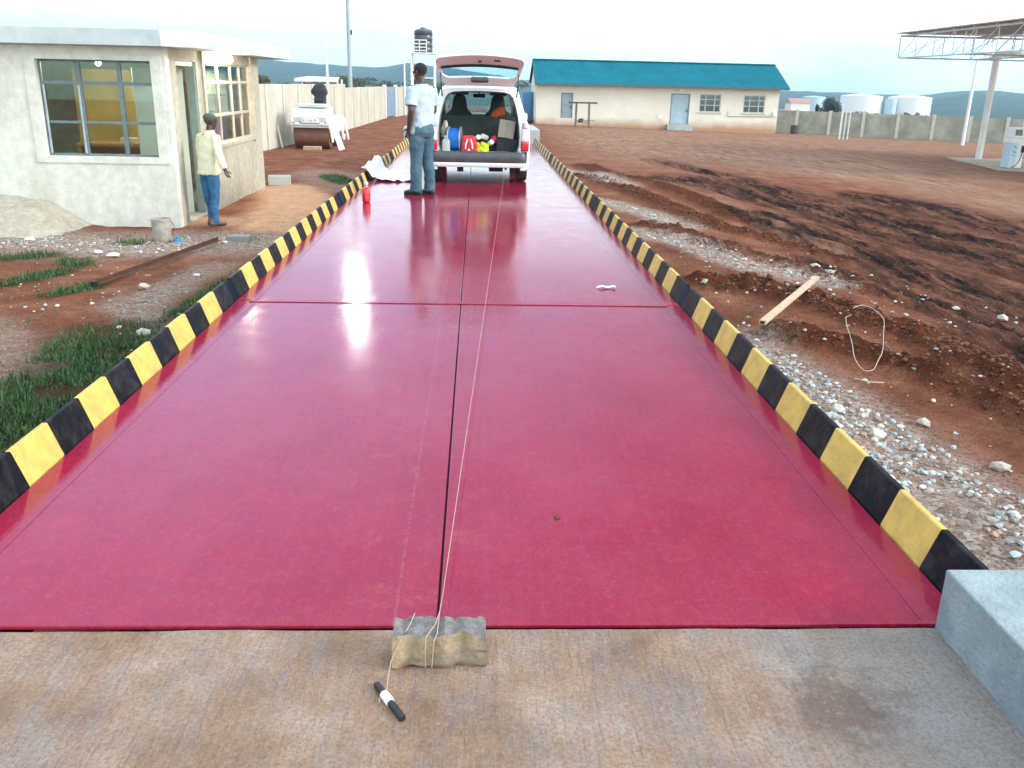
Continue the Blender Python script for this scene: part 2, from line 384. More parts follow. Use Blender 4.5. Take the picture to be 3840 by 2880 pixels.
hz = -11.5 + t*(1.53 + prof*1350 + 11.5)*np.where(RR > 1350, 1, 1) + (fbm(hx/130, hy/130, 77, 5)-.5)*14*t*(1-sm(900, 1350, RR)*.8)
hz = np.where(RR > 1350, hz - (RR-1350)*.01, hz) + (fbm(hx/16, hy/16, 99, 3)-.5)*2.5*t
n1_ = len(az); ii = (np.arange(len(rr)-1)[:, None]*n1_ + np.arange(n1_-1)[None, :]).ravel()
mb = MB(); mb.v = [tuple(q) for q in np.column_stack([hx, hy, hz])]; mb.f = [tuple(q) for q in np.column_stack([ii, ii+1, ii+1+n1_, ii+n1_])]; mb.m = [0]*len(mb.f)
tag(mb.build('hills', m_hill, smooth=180), 'low bush covered hills along the skyline', 'hills', kind='structure')

# ------------------------------------------------------------------ shared materials
plaster = M('cement plaster', (.68, .68, .61), .92, var=.13, scale=7, bmp=.6, bscale=26, dirt=(.50, .48, .39), dscale=1.3, damt=.7)
concrete = M('concrete', (.40, .43, .44), .9, var=.12, scale=3, bmp=.3, bscale=70, dirt=(.30, .31, .30), dscale=2.2)
roofcon = M('roof slab concrete', (.52, .58, .60), .9, var=.12, scale=3, bmp=.3, bscale=30, dirt=(.36, .38, .38), dscale=1.4)
wallcon = M('precast wall concrete', (.52, .48, .40), .9, var=.12, scale=.8, bmp=.3, bscale=30, dirt=(.38, .33, .26), dscale=.6)
greycon = M('grey weathered wall', (.33, .33, .27), .92, var=.3, scale=1.2, bmp=.4, bscale=14, dirt=(.22, .24, .18), dscale=.7, damt=.7)
white_paint = M('white paint', (.80, .80, .78), .45, var=.05, scale=3, dirt=(.66, .64, .58), dscale=2)
car_white = M('car paint white', (.80, .81, .82), .22, var=.03, scale=2, coat=.6)
black_pl = M('black plastic', (.018, .019, .021), .5, var=.2)
grey_pl = M('grey bumper plastic', (.062, .068, .078), .42, var=.15, scale=8, dirt=(.13, .12, .12), dscale=5)
rubber = M('tyre rubber', (.028, .025, .023), .8, var=.3, scale=20, dirt=(.12, .085, .06), dscale=9, damt=.7)
steel_grey = M('grey steel', (.20, .24, .26), .5, .3, var=.15, dirt=(.13, .11, .09), dscale=4)
frame_grey = M('window steel paint', (.13, .18, .20), .5, var=.15, scale=9)
dark_hole = M('dark void', (.010, .011, .016), .9)
red_paint = M('red enamel', (.55, .012, .022), .25, coat=.5, var=.1)
pane = glassy('window pane', (.72, .80, .80), .05)
wood = M('pale timber', (.50, .36, .24), .8, var=.25, scale=12, bmp=.3, bscale=40)
rust = M('rusty steel', (.10, .045, .028), .72, .2, var=.35, scale=5, bmp=.3, bscale=40, dirt=(.04, .022, .018), dscale=3)
navy = M('hollow tube shade', (.010, .014, .040), .6)

# ------------------------------------------------------------------ weighbridge
m_deck, nt, b = base_mat('crimson deck enamel'); dv = coords(nt, world=True)
cbase = ramp(nt, noise(nt, dv, .9, 6, .6), [(.3, (.255, .0030, .022)), (.7, (.345, .0070, .040))])
dust = ramp(nt, noise(nt, coords(nt, (1, .8, 1), True), 2.1, 8, .65), [(.40, (0,0,0)), (.72, (.42,)*3)])
cbase = mixc(nt, dust, cbase, (.37, .062, .095))
cbase = mixc(nt, ramp(nt, noise(nt, dv, 9, 7, .75), [(.40, (0,0,0)), (.66, (.5,)*3)]), cbase, (.22, .012, .060))
cbase = mixc(nt, ramp(nt, noise(nt, coords(nt, (1, .7, 1), True), 34, 6, .75), [(.50, (0,0,0)), (.70, (.5,)*3)]), cbase, (.42, .05, .07))
streak = ramp(nt, noise(nt, coords(nt, (38, .9, 1), True), 1, 5, .6), [(.45, (0,0,0)), (.8, (.22,)*3)])
cbase = mixc(nt, streak, cbase, (.42, .030, .11))
ps = nt.nodes.new('ShaderNodeSeparateXYZ'); nt.links.new(dv, ps.inputs[0])
# dotted chalk line a hand's width left of the seam
dx_ = math_(nt, 'ABSOLUTE', math_(nt, 'ADD', ps.outputs[0], .235)); dl = math_(nt, 'LESS_THAN', dx_, .0045)
dn = ramp(nt, noise(nt, coords(nt, (3, 45, 1), True), 1, 3, .6), [(.42, (0,0,0)), (.52, (1,1,1))])
cbase = mixc(nt, math_(nt, 'MULTIPLY', math_(nt, 'MULTIPLY', dl, dn), .10), cbase, (.62, .36, .26))
mud = strip_m = ramp(nt, noise(nt, dv, 5.5, 8, .75), [(.56, (0,0,0)), (.72, (.55,)*3)])
band = math_(nt, 'LESS_THAN', math_(nt, 'ABSOLUTE', math_(nt, 'ADD', ps.outputs[0], .25)), .28)
cbase = mixc(nt, math_(nt, 'MULTIPLY', mud, band), cbase, (.40, .10, .085))
nt.links.new(cbase, b.inputs['Base Color'])
nt.links.new(ramp(nt, noise(nt, dv, 3.5, 6, .6), [(.3, (.075,)*3), (.75, (.165,)*3)]), b.inputs['Roughness'])
b.inputs['Specular IOR Level'].default_value = .33
fg = noise(nt, coords(nt, (1, .6, 1), True), 120, 3, .7)
nt.links.new(mixc(nt, ramp(nt, fg, [(.40, (0,0,0)), (.66, (.34,)*3)]), cbase, (.075, .003, .014)), b.inputs['Base Color'])
pa = math_(nt, 'SINE', math_(nt, 'MULTIPLY', math_(nt, 'ADD', ps.outputs[0], ps.outputs[1]), 150.0)); pb = math_(nt, 'SINE', math_(nt, 'MULTIPLY', math_(nt, 'SUBTRACT', ps.outputs[0], ps.outputs[1]), 150.0))
p = bump(nt, b, math_(nt, 'MAXIMUM', math_(nt, 'MULTIPLY', pa, pb), 0.1), .14, .0010)
p = bump(nt, b, noise(nt, coords(nt, (70, 26, 1), True), 1, 3, .6), .05, .004, p)
bump(nt, b, noise(nt, coords(nt, (2.2, .7, 1), True), 1, 3, .5), .10, .03, p)

m_yel = M('yellow kerb paint', (.64, .43, .10), .5, var=.10, scale=14, dirt=(.36, .21, .09), dscale=11, damt=.55, bmp=.25, bscale=45, world=True)
m_blk = M('black kerb paint', (.0045, .0055, .009), .5, var=.25, scale=8, dirt=(.06, .05, .05), dscale=11, damt=.5, bmp=.25, bscale=45, world=True)

m_blk.node_tree.nodes['Principled BSDF'].inputs['Specular IOR Level'].default_value = .10; m_yel.node_tree.nodes['Principled BSDF'].inputs['Specular IOR Level'].default_value = .3
XL, XR, XS = -1.73, 1.512, -.106
YS = [2.289, 6.40, 11.74, 19.03, 24.9]
wb = thing('weighbridge', 'long crimson steel weighbridge deck with black and yellow striped guide rails', 'weighbridge', (0, 0, 0))
for i in range(4):
    y0, y1 = YS[i] + (.012 if i == 1 else .002 if i else 0), YS[i+1] - (.012 if i == 0 else .002)
    for a, c in ((XL, XS - .0035), (XS + .0035, XR)):
        mb = MB(); mb.span((a, y0, -.014), (c, y1, 0)); mb.build('deck_panel', m_deck, wb, bevel=.003)
    mb = MB()                                              # raised weld flat along the near joint
    mb.span((XL + .1, y1 - .05, .0005), (XR - .1, y1 - .004, .006)); (mb.build('joint_strip', m_deck, wb, bevel=.002) if i == 0 else None)
    mb = MB()
    for x in (XL + .06, -.9, XS, .7, XR - .06): mb.span((x - .05, y0, -.42), (x + .05, y1, -.0145))
    mb.build('girder', dark_hole, wb)
for side in (-1, 1):
    for i, n in enumerate((13, 17, 21, 17)):
        y0, y1 = YS[i] + .075, YS[i+1] - .075
        if i == 0: y0 = YS[0] + .02
        x0 = XL if side < 0 else XR
        prof = [(.004, -.16), (.004, .004), (.053, .143), (.058, .147), (.076, .146), (.084, .136), (.084, -.16)]
        mb = MB(); ys = np.linspace(y0, y1, n + 1)
        for k in range(n):
            rs = [[(x0 + side*u, yy, z) for u, z in prof] for yy in (ys[k], ys[k+1])]
            mb.rings(rs, 0 if (n - 1 - k) % 2 == 0 else 1, caps=False)
        g = mb.build('guide_rail', [m_blk, m_yel], wb)
        for yy in (y0 + .006, y1 - .006):
            mb = MB(); mb.add([(x0 + side*(u*.98), yy, z - .002) for u, z in prof], [tuple(range(len(prof)))]); mb.build('end_shade', navy, g)  # dark sheet painted as the shade inside the hollow rail
mb = MB()                                                   # thin weld seam inside each rail
for x in (XL + .14, XR - .14):
    for i in range(4): mb.span((x - .002, YS[i] + .02, .0004), (x + .002, YS[i+1] - .02, .0015))
mb.build('weld_seam', m_deck, wb)

# concrete approach in front
m_ramp, nt, b = base_mat('broomed concrete'); rv = coords(nt, world=True)
rc = ramp(nt, noise(nt, rv, 3.0, 8, .65), [(.28, (.165, .090, .060)), (.5, (.33, .205, .140)), (.72, (.48, .375, .315))])
rc = mixc(nt, ramp(nt, noise(nt, coords(nt, (5, 2.0, 1), True), 1.2, 8, .7), [(.46, (0,0,0)), (.7, (.75,)*3)]), rc, (.235, .235, .265))
rc = mixc(nt, ramp(nt, noise(nt, coords(nt, (36, 11, 1), True), 1, 5, .65), [(.4, (0,0,0)), (.75, (.45,)*3)]), rc, (.33, .215, .13))
px = nt.nodes.new('ShaderNodeSeparateXYZ'); nt.links.new(rv, px.inputs[0])
greyside = nt.nodes.new('ShaderNodeMapRange'); nt.links.new(math_(nt, 'ADD', px.outputs[0], noise(nt, rv, 2.5, 5, .6)), greyside.inputs[0])
for i, x in ((1, 1.2), (2, 1.75), (3, 0), (4, .65)): greyside.inputs[i].default_value = x
rc = mixc(nt, greyside.outputs[0], rc, (.27, .285, .295))
vd = nn(nt, 'ShaderNodeVectorMath', operation='DISTANCE'); nt.links.new(rv, vd.inputs[0]); vd.inputs[1].default_value = (.97, 1.93, 0)
spot = ramp(nt, math_(nt, 'ADD', vd.outputs['Value'], math_(nt, 'MULTIPLY', noise(nt, rv, 14, 6, .7), .55)), [(.33, (.62,)*3), (.50, (0,0,0))])
rc = mixc(nt, spot, rc, (.10, .045, .028))
nt.links.new(rc, b.inputs['Base Color']); b.inputs['Roughness'].default_value = .92
rc = mixc(nt, ramp(nt, noise(nt, rv, 85, 6, .75), [(.42, (0,0,0)), (.66, (.6,)*3)]), rc, (.12, .075, .052)); rc = mixc(nt, ramp(nt, noise(nt, rv, 60, 6, .75), [(.56, (0,0,0)), (.72, (.5,)*3)]), rc, (.46, .40, .36))
nt.links.new(rc, b.inputs['Base Color'])
p = bump(nt, b, noise(nt, coords(nt, (34, 7, 1), True), 1, 5, .7), .8, .014); q_ = bump(nt, b, noise(nt, rv, 45, 7, .75), .8, .010, p); bump(nt, b, noise(nt, coords(nt, (46, 2.2, 1), True), 1, 2, .5), .55, .012, q_)
mb = MB(); ys = list(np.arange(2.280, .4, -.03)) + [0, -2, -8]
xs = np.concatenate([np.arange(-2.6, -1.3, .2), np.arange(-1.3, 1.44, .03)])
for yy in ys:
    for xx in xs:
        z = -.012 + (float(fbm(np.array([xx*4.]), np.array([yy*4.]), 5)[0]) - .5)*.012 - max(0, .9 - yy)*.05
        mb.v.append((float(xx), float(yy), z))
n = len(xs)
for i in range(len(ys) - 1):
    for j in range(n - 1):
        mb.f.append((i*n+j, i*n+j+1, (i+1)*n+j+1, (i+1)*n+j)); mb.m.append(0)
o0 = len(mb.v)
mb.span((-2.6, 2.272, -.6), (1.40, 2.279, -.03))
tag(mb.build('ramp', m_ramp, smooth=60), 'brown stained broomed concrete ramp before the deck', 'ramp', kind='structure')

pw = M('grey parapet concrete', (.27, .32, .34), .9, var=.16, scale=8, bmp=.7, bscale=70, dirt=(.15, .20, .23), dscale=5, damt=.7)
mb = MB(); mb.prism([(1.405, -2), (1.66, -2), (1.70, 2.286), (1.405, 2.286)], 'Z', -.75, .19)
tag(mb.build('parapet', pw, bevel=.006), 'smooth grey concrete parapet at the near right corner of the deck', 'parapet', 'parapet ends of the weighbridge' )
bpy.data.objects['parapet']['group'] = 'parapet ends of the weighbridge'; bpy.data.objects['parapet']['category'] = 'parapet'
for xa, xb, lb in ((1.42, 1.70, 'pale concrete parapet at the far end of the right striped rail beside the car'),
                   (-1.98, -1.72, 'pale concrete parapet at the far end of the left striped rail beside the man')):
    mb = MB(); mb.span((xa, 25.0, -.9), (xb, 28, .36)); tag(mb.build('parapet', concrete, bevel=.01), lb, 'parapet', 'parapet ends of the weighbridge')
mb = MB(); mb.prism([(25.0, -.012), (25.4, -.012), (31, -.8), (25.0, -.9)], 'X', -1.71, 1.41)
tag(mb.build('far_ramp', concrete), 'concrete ramp beyond the far end of the deck', 'ramp', kind='structure')

# ------------------------------------------------------------------ guard house
GX, GY, GE, GT = -4.66, 14.32, 20.25, 1.935
gh = thing('guard_house', 'small plastered cement guard house with flat slab roof and steel windows', 'building', (GX, GY, -.75))
def L(x, y, z): return (x - GX, y - GY, z + .75)
def sp(mb, a, b, m=0): mb.span(L(*a), L(*b), m)
T = .17
mb = MB()
W0, W1, WB, WT = -6.575, -4.885, .335, 1.735          # front window
sp(mb, (-9.6, GY, -1.1), (W0, GY+T, GT)); sp(mb, (W1, GY, -1.1), (GX, GY+T, GT))
sp(mb, (W0, GY, -1.1), (W1, GY+T, WB)); sp(mb, (W0, GY, WT), (W1, GY+T, GT))
mb.build('front_wall', plaster, gh)
D0, D1, S0, S1, SB, ST = 14.80, 15.82, 16.25, 19.50, .38, 1.76
shaded_pl = M('shaded side plaster', (.44, .41, .33), .92, var=.2, scale=7, bmp=.55, bscale=24, dirt=(.31, .28, .21), dscale=1.3, damt=.6)  # shade of the side wall put into a darker copy of the plaster
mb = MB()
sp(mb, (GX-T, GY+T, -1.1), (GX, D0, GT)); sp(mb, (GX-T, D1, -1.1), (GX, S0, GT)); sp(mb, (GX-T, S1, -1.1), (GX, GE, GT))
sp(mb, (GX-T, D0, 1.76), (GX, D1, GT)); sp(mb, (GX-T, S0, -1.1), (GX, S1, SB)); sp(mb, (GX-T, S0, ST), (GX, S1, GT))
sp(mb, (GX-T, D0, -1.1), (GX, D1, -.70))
mb.build('side_wall', shaded_pl, gh)
mb = MB(); sp(mb, (-9.6, GE-T, -1.1), (GX-T, GE, GT)); sp(mb, (-9.6, GY+T, -1.1), (-9.6+T, GE-T, GT)); mb.build('back_wall', plaster, gh)
mb = MB(); sp(mb, (-9.4, GY+T, -.80), (GX-T, GE-T, -.70)); mb.build('floor', concrete, gh)
mb = MB()
mb.prism([(-10-GX, 14.08-GY), (-4.62-GX, 14.08-GY), (-4.27-GX, 14.45-GY), (-4.27-GX, 21.9-GY), (-10-GX, 21.9-GY)], 'Z', 1.937+.75, 2.175+.75)
mb.build('roof', roofcon, gh, bevel=.008)
mb = MB()                                                     # raised plaster surround of the front window
sp(mb, (W0-.16, GY-.016, WB-.10), (W0, GY-.001, WT+.06)); sp(mb, (W1, GY-.016, WB-.10), (W1+.16, GY-.001, WT+.06))
sp(mb, (W0, GY-.016, WB-.10), (W1, GY-.001, WB)); sp(mb, (W0, GY-.016, WT), (W1, GY-.001, WT+.06))
mb.build('window_surround', plaster, gh)
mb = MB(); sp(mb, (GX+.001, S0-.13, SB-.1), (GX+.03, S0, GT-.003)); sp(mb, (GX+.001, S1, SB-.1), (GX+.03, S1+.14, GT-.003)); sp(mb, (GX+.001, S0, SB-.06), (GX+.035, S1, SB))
mb.build('window_surround', shaded_pl, gh)
def casement(name, along, a0, a1, z0, z1, off, cols, rows, mat, fw_=.035):
    """steel window: outer frame and bars, one glass sheet"""
    fr = MB(); gl = MB()
    def bar(p0, p1, q0, q1, d=.045):
        if along == 'X': sp(fr, (p0, off - d/2, q0), (p1, off + d/2, q1))
        else: sp(fr, (off - d/2, p0, q0), (off + d/2, p1, q1))
    bar(a0, a0+fw_, z0, z1); bar(a1-fw_, a1, z0, z1); bar(a0+fw_, a1-fw_, z0, z0+fw_); bar(a0+fw_, a1-fw_, z1-fw_, z1)
    for c_, wd in cols: x = a0 + (a1-a0)*c_; bar(x-wd/2, x+wd/2, z0+fw_, z1-fw_, .050)
    for r_, wd in rows: z = z0 + (z1-z0)*r_; bar(a0+fw_, a1-fw_, z-wd/2, z+wd/2, .040)
    f = fr.build(name, mat, gh, bevel=.003)
    if along == 'X': gl.box(L((a0+a1)/2, off, (z0+z1)/2), (a1-a0-.02, .005, z1-z0-.02))
    else: gl.box(L(off, (a0+a1)/2, (z0+z1)/2), (.005, a1-a0-.02, z1-z0-.02))
    gl.build('pane', pane, f); return f
wf = casement('window', 'X', W0, W1, WB, WT, GY+.10, [(.34, .075), (.70, .06)], [(.355, .04), (.765, .05)], frame_grey)
warm_frame = M('side window steel', (.44, .38, .33), .5, var=.12, scale=9)
casement('window', 'Y', S0, S1, SB, ST, GX-.07, [(.32, .06), (.60, .06), (.80, .09)], [(.36, .05), (.77, .05)], warm_frame)
mb = MB()                                                     # opening sash stiles
for x in (W0+.05, W0+.57): sp(mb, (x-.012, GY+.060, WB+.04), (x+.012, GY+.074, WT-.36))
mb.build('sash', M('sash edge', (.42, .47, .48), .5), wf)
mb = MB(); sp(mb, (GX-.13, D0, -.70), (GX-.02, D0+.06, 1.757)); sp(mb, (GX-.13, D1-.06, -.70), (GX-.02, D1, 1.757)); sp(mb, (GX-.13, D0+.06, 1.69), (GX-.02, D1-.06, 1.757))
mb.build('door_frame', M('green door frame', (.22, .30, .28), .6, var=.15), gh)
door_m = M('pale green door', (.46, .49, .40), .7, var=.1, scale=3, dirt=(.35, .36, .29), dscale=2)
mb = MB(); mb.box((-.21, 0, 1.17), (.80, .04, 2.34)); a = R(18)
dr = mb.build('door', door_m, gh, loc=(-.36, D1-.10-GY-.10, .06), rz=-a + R(56))
for z in (.42, 1.14, 1.75, 2.05):
    mb = MB(); mb.box((.02, -.026, z), (.10, .012, .11)); mb.build('lock_plate', black_pl, dr)
# lamp under the soffit and lamp inside (both lit in the photograph)
lamp_hot = emit('lit bulb', (1, .84, .58), 900)
sl = thing('soffit_lamp', 'lit bulb under the roof slab above the side window', 'lamp', (-4.46, 17.2, 1.937))
mb = MB(); mb.lathe((0,0,0), [(.05, -.03), (.05, -.0005)], 14); mb.build('lamp_base', white_paint, sl, smooth=40)
mb = MB(); mb.ellipsoid((0,0,-.095), (.055,.055,.07)); mb.build('bulb', lamp_hot, sl, smooth=180)
il = thing('ceiling_lamp', 'lit bulb hanging inside the guard house behind the front window', 'lamp', (-6.15, 15.6, 1.93))
mb = MB(); mb.tube([(0,0,0),(0,0,-.10)], .008); mb.build('flex', black_pl, il)
mb = MB(); mb.ellipsoid((0,0,-.18), (.05,.05,.085)); mb.build('bulb', emit('inside bulb', (1, .80, .54), 420), il, smooth=180)
# a desk, papers and a board inside
dk_ = thing('desk', 'brown timber desk inside the guard house behind the front window', 'desk', (-6.0, 16.1, -.70))
dm = M('varnished board', (.42, .25, .10), .45, var=.25, scale=4)
mb = MB(); mb.span((-.75, -.35, 1.08), (.75, .35, 1.13)); mb.build('desk_top', dm, dk_, bevel=.004)
mb = MB(); mb.span((-.72, -.32, .02), (-.66, .32, 1.079)); mb.span((.66, -.32, .02), (.72, .32, 1.079)); mb.span((-.655, .2, .3), (.655, .25, 1.079)); mb.build('side_panel', dm, dk_)
mb = MB(); mb.box((-5.85, 16.0, .475), (.42, .3, .085), rz=.2); tag(mb.build('paper_stack', M('paper', (.75, .62, .45), .8)), 'pale stack of papers on the desk inside the guard house', 'papers')
mb = MB(); mb.span((-7.35, 17.4, -.2), (-5.95, 17.44, 1.62)); tag(mb.build('notice_board', M('ochre board', (.50, .36, .12), .8, var=.25, scale=2)), 'plain ochre board standing inside the guard house', 'board')
cu = M('pale curtain', (.62, .58, .50), .9, var=.12, scale=5)
for k, (y0, y1) in enumerate(((16.5, 17.15), (17.5, 18.2), (18.35, 18.95))):
    mb = MB(); n = 26; rs = []
    for i in range(n + 1):
        yy = y0 + (y1-y0)*i/n; xx = -4.98 + .025*math.sin(i*1.5)
        rs.append([(xx, yy, .80), (xx, yy, 1.66), (xx-.008, yy, 1.66), (xx-.008, yy, .80)])
    mb.rings(rs)
    tag(mb.build('curtain', cu, smooth=60), ['pale curtain in the pane of the side window nearest the door', 'pale curtain in the middle pane of the side window', 'pale curtain in the pane of the side window farthest from the door'][k], 'curtain', 'curtains in the side window')
mb = MB(); mb.torso([(-.0, 0, 0, .16, .10), (.3, 0, 0, .17, .11), (.62, .01, 0, .13, .09), (.66, .01, 0, .05, .05)])
tag(mb.build('hanging_cloth', M('pink cloth', (.55, .20, .42), .9, var=.2, scale=9), smooth=180, loc=(-5.1, 18.3, .12)), 'pink cloth hanging low behind the side window', 'cloth')

# things round the guard house
def SPL(p, k=5):
    out = []
    for i in range(len(p) - 1):
        a, b_, c, d = (np.array(p[min(max(j, 0), len(p)-1)]) for j in (i-1, i, i+1, i+2))
        for t in np.linspace(0, 1, k, endpoint=False): out.append(tuple(.5*((2*b_) + (c-a)*t + (2*a-5*b_+4*c-d)*t*t + (3*b_-a-3*c+d)*t**3)))
    return out + [tuple(p[-1])]
def on_ground(x, y): return (x, y, gz(x, y))
bk = thing('bucket', 'dented dirty pale bucket standing against the guard house wall', 'bucket', on_ground(-4.56, 13.16), .4)
bm_ = M('dirty pail', (.40, .37, .32), .7, var=.25, scale=9, dirt=(.22, .17, .12), dscale=7)
mb = MB(); mb.lathe((0,0,0), [(.115,0),(.125,.02),(.14,.30),(.146,.305),(.146,.33),(.134,.33),(.118,.05)], 24); mb.build('pail', bm_, bk, smooth=40)
mb = MB(); mb.tube([(.13,0,.3),(.17,-.03,.2),(.13,-.06,.10)], .005); mb.build('handle', rust, bk)
mb = MB(); mb.lathe((0,0,0), [(.06,0),(.062,.02),(.055,.05),(.03,.055)], 18); mb.lathe((.02,-.01,.05), [(.035,0),(.03,.03)], 14)
tag(mb.build('plastic_scrap', M('blue plastic', (.02, .22, .42), .4), smooth=40, loc=on_ground(-4.33, 13.08)), 'bright blue plastic lid lying beside the bucket', 'scrap')
def slab(name, lb, cat, x, y, d, rz, mat, group=None, lift=0):
    mb = MB(); mb.box((0, 0, d[2]/2), d); o = mb.build(name, mat, loc=(x, y, gz(x, y) - .01 + lift), rz=rz, bevel=.008); return tag(o, lb, cat, group)
slab('building_block', 'grey hollow block lying on the rubble near the left rail', 'block', -3.49, 13.25, (.34, .16, .09), .1, M('soiled block', (.24,.24,.23), .9, var=.2, scale=6))
slab('building_block', 'pale block at the far foot of the guard house side wall', 'block', -4.45, 20.75, (.5, .35, .2), .2, concrete)
wp = M('white scrap', (.82, .84, .84), .6, var=.05)
for k, (x, y, s, lb) in enumerate(((-5.07,12.11,.10,'white scrap on the grey rubble left of the broken tile'), (-4.78,11.85,.12,'square white broken tile on the grey rubble'),
        (-3.36,10.71,.07,'small white scrap beside the grass next to the left rail'), (-6.36,12.96,.10,'white scrap near the sand heap by the guard house'), (-3.62,13.0,.05,'tiny white scrap close to the left rail near the guard house'))):
    mb = MB(); mb.rock((0,0,s*.2), s*.75, 60+k, (1, .8, .35)); tag(mb.build('litter', wp, loc=on_ground(x, y)), lb, 'litter')
stone_m = M('pale stone', (.50, .46, .40), .9, var=.2, scale=9, bmp=.4, bscale=30, dirt=(.30, .22, .17), dscale=6)
for k, (x, y, s, lb) in enumerate(((-3.74,10.01,.12,'pale stone on red soil below the long steel bar'), (-3.08,8.1,.11,'pale flat stone beside the grass close to the left rail'),
        (4.13,10.59,.09,'pale stone left of a pair beyond the timber batten'), (4.25,10.42,.10,'pale stone right of a pair beyond the timber batten'), (2.33,8.85,.06,'small pale stone beside the right rail near the deck joint'),
        (5.23,9.28,.07,'lone pale stone in the dark mud at right'), (5.5,8.84,.10,'larger pale stone in the dark mud near the right edge'), (3.82,9.31,.05,'tiny white stone just beyond the red soil berm'),
        (2.83,5.16,.07,'white stone on the rubble beyond the near right rail'), (2.95,4.48,.08,'whitest stone on red soil near the right edge'), (2.42,4.9,.10,'flat pale stone amid the near gravel'), (2.36,5.35,.09,'angular pale stone at the top of the near gravel'))):
    mb = MB(); mb.rock((0,0,s*.25), s*.62, 90+k, (1.15, .85, .65)); tag(mb.build('stone', stone_m, loc=on_ground(x, y)), lb, 'stone', 'loose stones on the yard')
p0, p1 = Vector(on_ground(-4.26, 10.0)), Vector(on_ground(-3.69, 12.97)); p0.z += .05; p1.z += .06
sbar = thing('steel_bar', 'long rusty steel angle bar lying across the soil before the guard house', 'bar', p0)
d = p1 - p0
mb = MB(); mb.prism([(-.025,-.02),(.025,-.02),(.025,-.014),(-.019,-.014),(-.019,.03),(-.025,.03)], 'Y', 0, d.length); o = mb.build('angle_section', rust, sbar)
o.rotation_euler = (math.asin(d.z/d.length), 0, math.atan2(-d.x, d.y))
mb = MB(); mb.box((0,-.02,.0), (.06,.04,.06)); o = mb.build('end_cap', black_pl, sbar); o.rotation_euler = (0, 0, math.atan2(-d.x, d.y))
A0, A1, z0, z1 = (2.67, 7.95), (3.95, 10.05), -.47, -.54
for it in range(6):                                          # settle the batten on the highest soil under it
    k0, k1 = (CAM_H - z0)/(CAM_H + .47), (CAM_H - z1)/(CAM_H + .54); b0 = (A0[0]*k0, A0[1]*k0); b1 = (A1[0]*k1, A1[1]*k1)
    LN = [max(gz(b0[0] + (b1[0]-b0[0])*t + a, b0[1] + (b1[1]-b0[1])*t) for a in (-.04, 0, .04)) for t in np.linspace(0, 1, 41)]
    z0, z1 = LN[0] + .03, LN[-1] + .03; ex = max(0, max(LN[i] + .03 - (z0 + (z1-z0)*i/40) for i in range(41))); z0 += ex; z1 += ex
p0, p1 = Vector((*b0, z0)), Vector((*b1, z1)); d = p1 - p0
mb = MB(); mb.box((0, d.length/2, 0), (.055, d.length, .035)); mb.box((0, -.002, 0), (.035, .006, .02), 1)
o = mb.build('timber_batten', [wood, dark_hole], loc=p0, bevel=.004); o.rotation_euler = (math.asin(d.z/d.length), 0, math.atan2(-d.x, d.y))
tag(o, 'pale timber batten lying over the red soil berm', 'batten')
wl = SPL([(3.52,8.05),(3.72,8.2),(3.82,8.1),(3.74,7.7),(3.5,7.2),(3.2,6.6),(2.98,6.25),(2.84,6.05),(2.74,6.05),(2.78,6.35),(2.93,6.75),(3.06,7.1),(3.22,7.55),(3.38,7.9),(3.52,8.07)])
wl = [(3.0 + (x-3.0)*.72, 6.05 + (y-6.05)*.80) for x, y in wl]
wz = [max(gz(x, y), gz(x+.1, y), gz(x-.1, y), gz(x, y+.12), gz(x, y-.12)) + .03 for x, y in wl]
wz = [sum(wz[max(0, i-9):i+10])/len(wz[max(0, i-9):i+10]) + .04 for i in range(len(wz))]
mb = MB(); mb.tube([(x, y, wz[i]) for i, (x, y) in enumerate(wl)] , .0028, 5)
mb.tube([(2.74+.04*i, 6.02-.06*i+.01*i*i, gz(2.74+.04*i, 6.0) + .02) for i in range(6)], .004, 5)
tag(mb.build('wire', M('bare wire', (.55, .48, .38), .5, .3)), 'thin loop of pale wire lying on the soil at right', 'wire')

# ------------------------------------------------------------------ small things on deck and ramp
st = thing('stone_block', 'rough broken stone block holding the string at the edge of the deck', 'stone', (-.092, 2.16, -.012), .02)
m_st = M('broken stone', (.33, .25, .15), .92, var=.35, scale=16, bmp=.8, bscale=45, dirt=(.17, .14, .13), dscale=7, damt=.9)
nxs, nzs = 22, 10; rs = []
g = random.Random(3)
front = lambda x: -.062 - .006*math.cos(x*46) - .004*math.sin(x*90)
mb = MB()
for k in range(nzs + 1):
    z = .098*k/nzs; ring = []; ins = .010*(k/nzs)**3 + (.008 if k == 0 else 0)
    m = 18
    for i in range(m + 1):
        x = -.131 + .262*i/m; ring.append((x*(1-ins*2.5), front(x) + ins + g.uniform(-.003,.003), z + (g.uniform(-.006,.006) if k == nzs else 0) + .006*math.sin(x*30)*(k/nzs)))
    for i in range(m + 1):
        x = .131 - .262*i/m; ring.append((x*(1-ins*2.5), .048 - ins + g.uniform(-.004,.004), z + (g.uniform(-.008,.008) if k == nzs else 0)))
    rs.append(ring)
mb.rings(rs, caps=False)
n = len(rs[-1]); off = len(mb.v) - n; hn = n // 2
for i in range(hn - 1): mb.f.append((off+i, off+i+1, off+n-2-i, off+n-1-i)); mb.m.append(1)
mb.build('stone_body', [m_st, M('stone top crust', (.17, .155, .15), .95, var=.4, scale=30, bmp=1, bscale=60)], st, smooth=35)
string_m = M('pale string', (.46, .30, .24), .9)
mb = MB()
taut = [(-.095, 2.212, .095), (-.09, 2.30, .09), (.15, 8.0, .055), (.40, 14.0, .03), (.46, 14.52, .25)]
mb.tube(taut, .0015, 5)
mb.tube([(-.095,2.212,.095),(-.098,2.11,.090),(-.106,2.092,.08),(-.112,2.085,.0),(-.114,2.095,-.006)], .0015, 5)
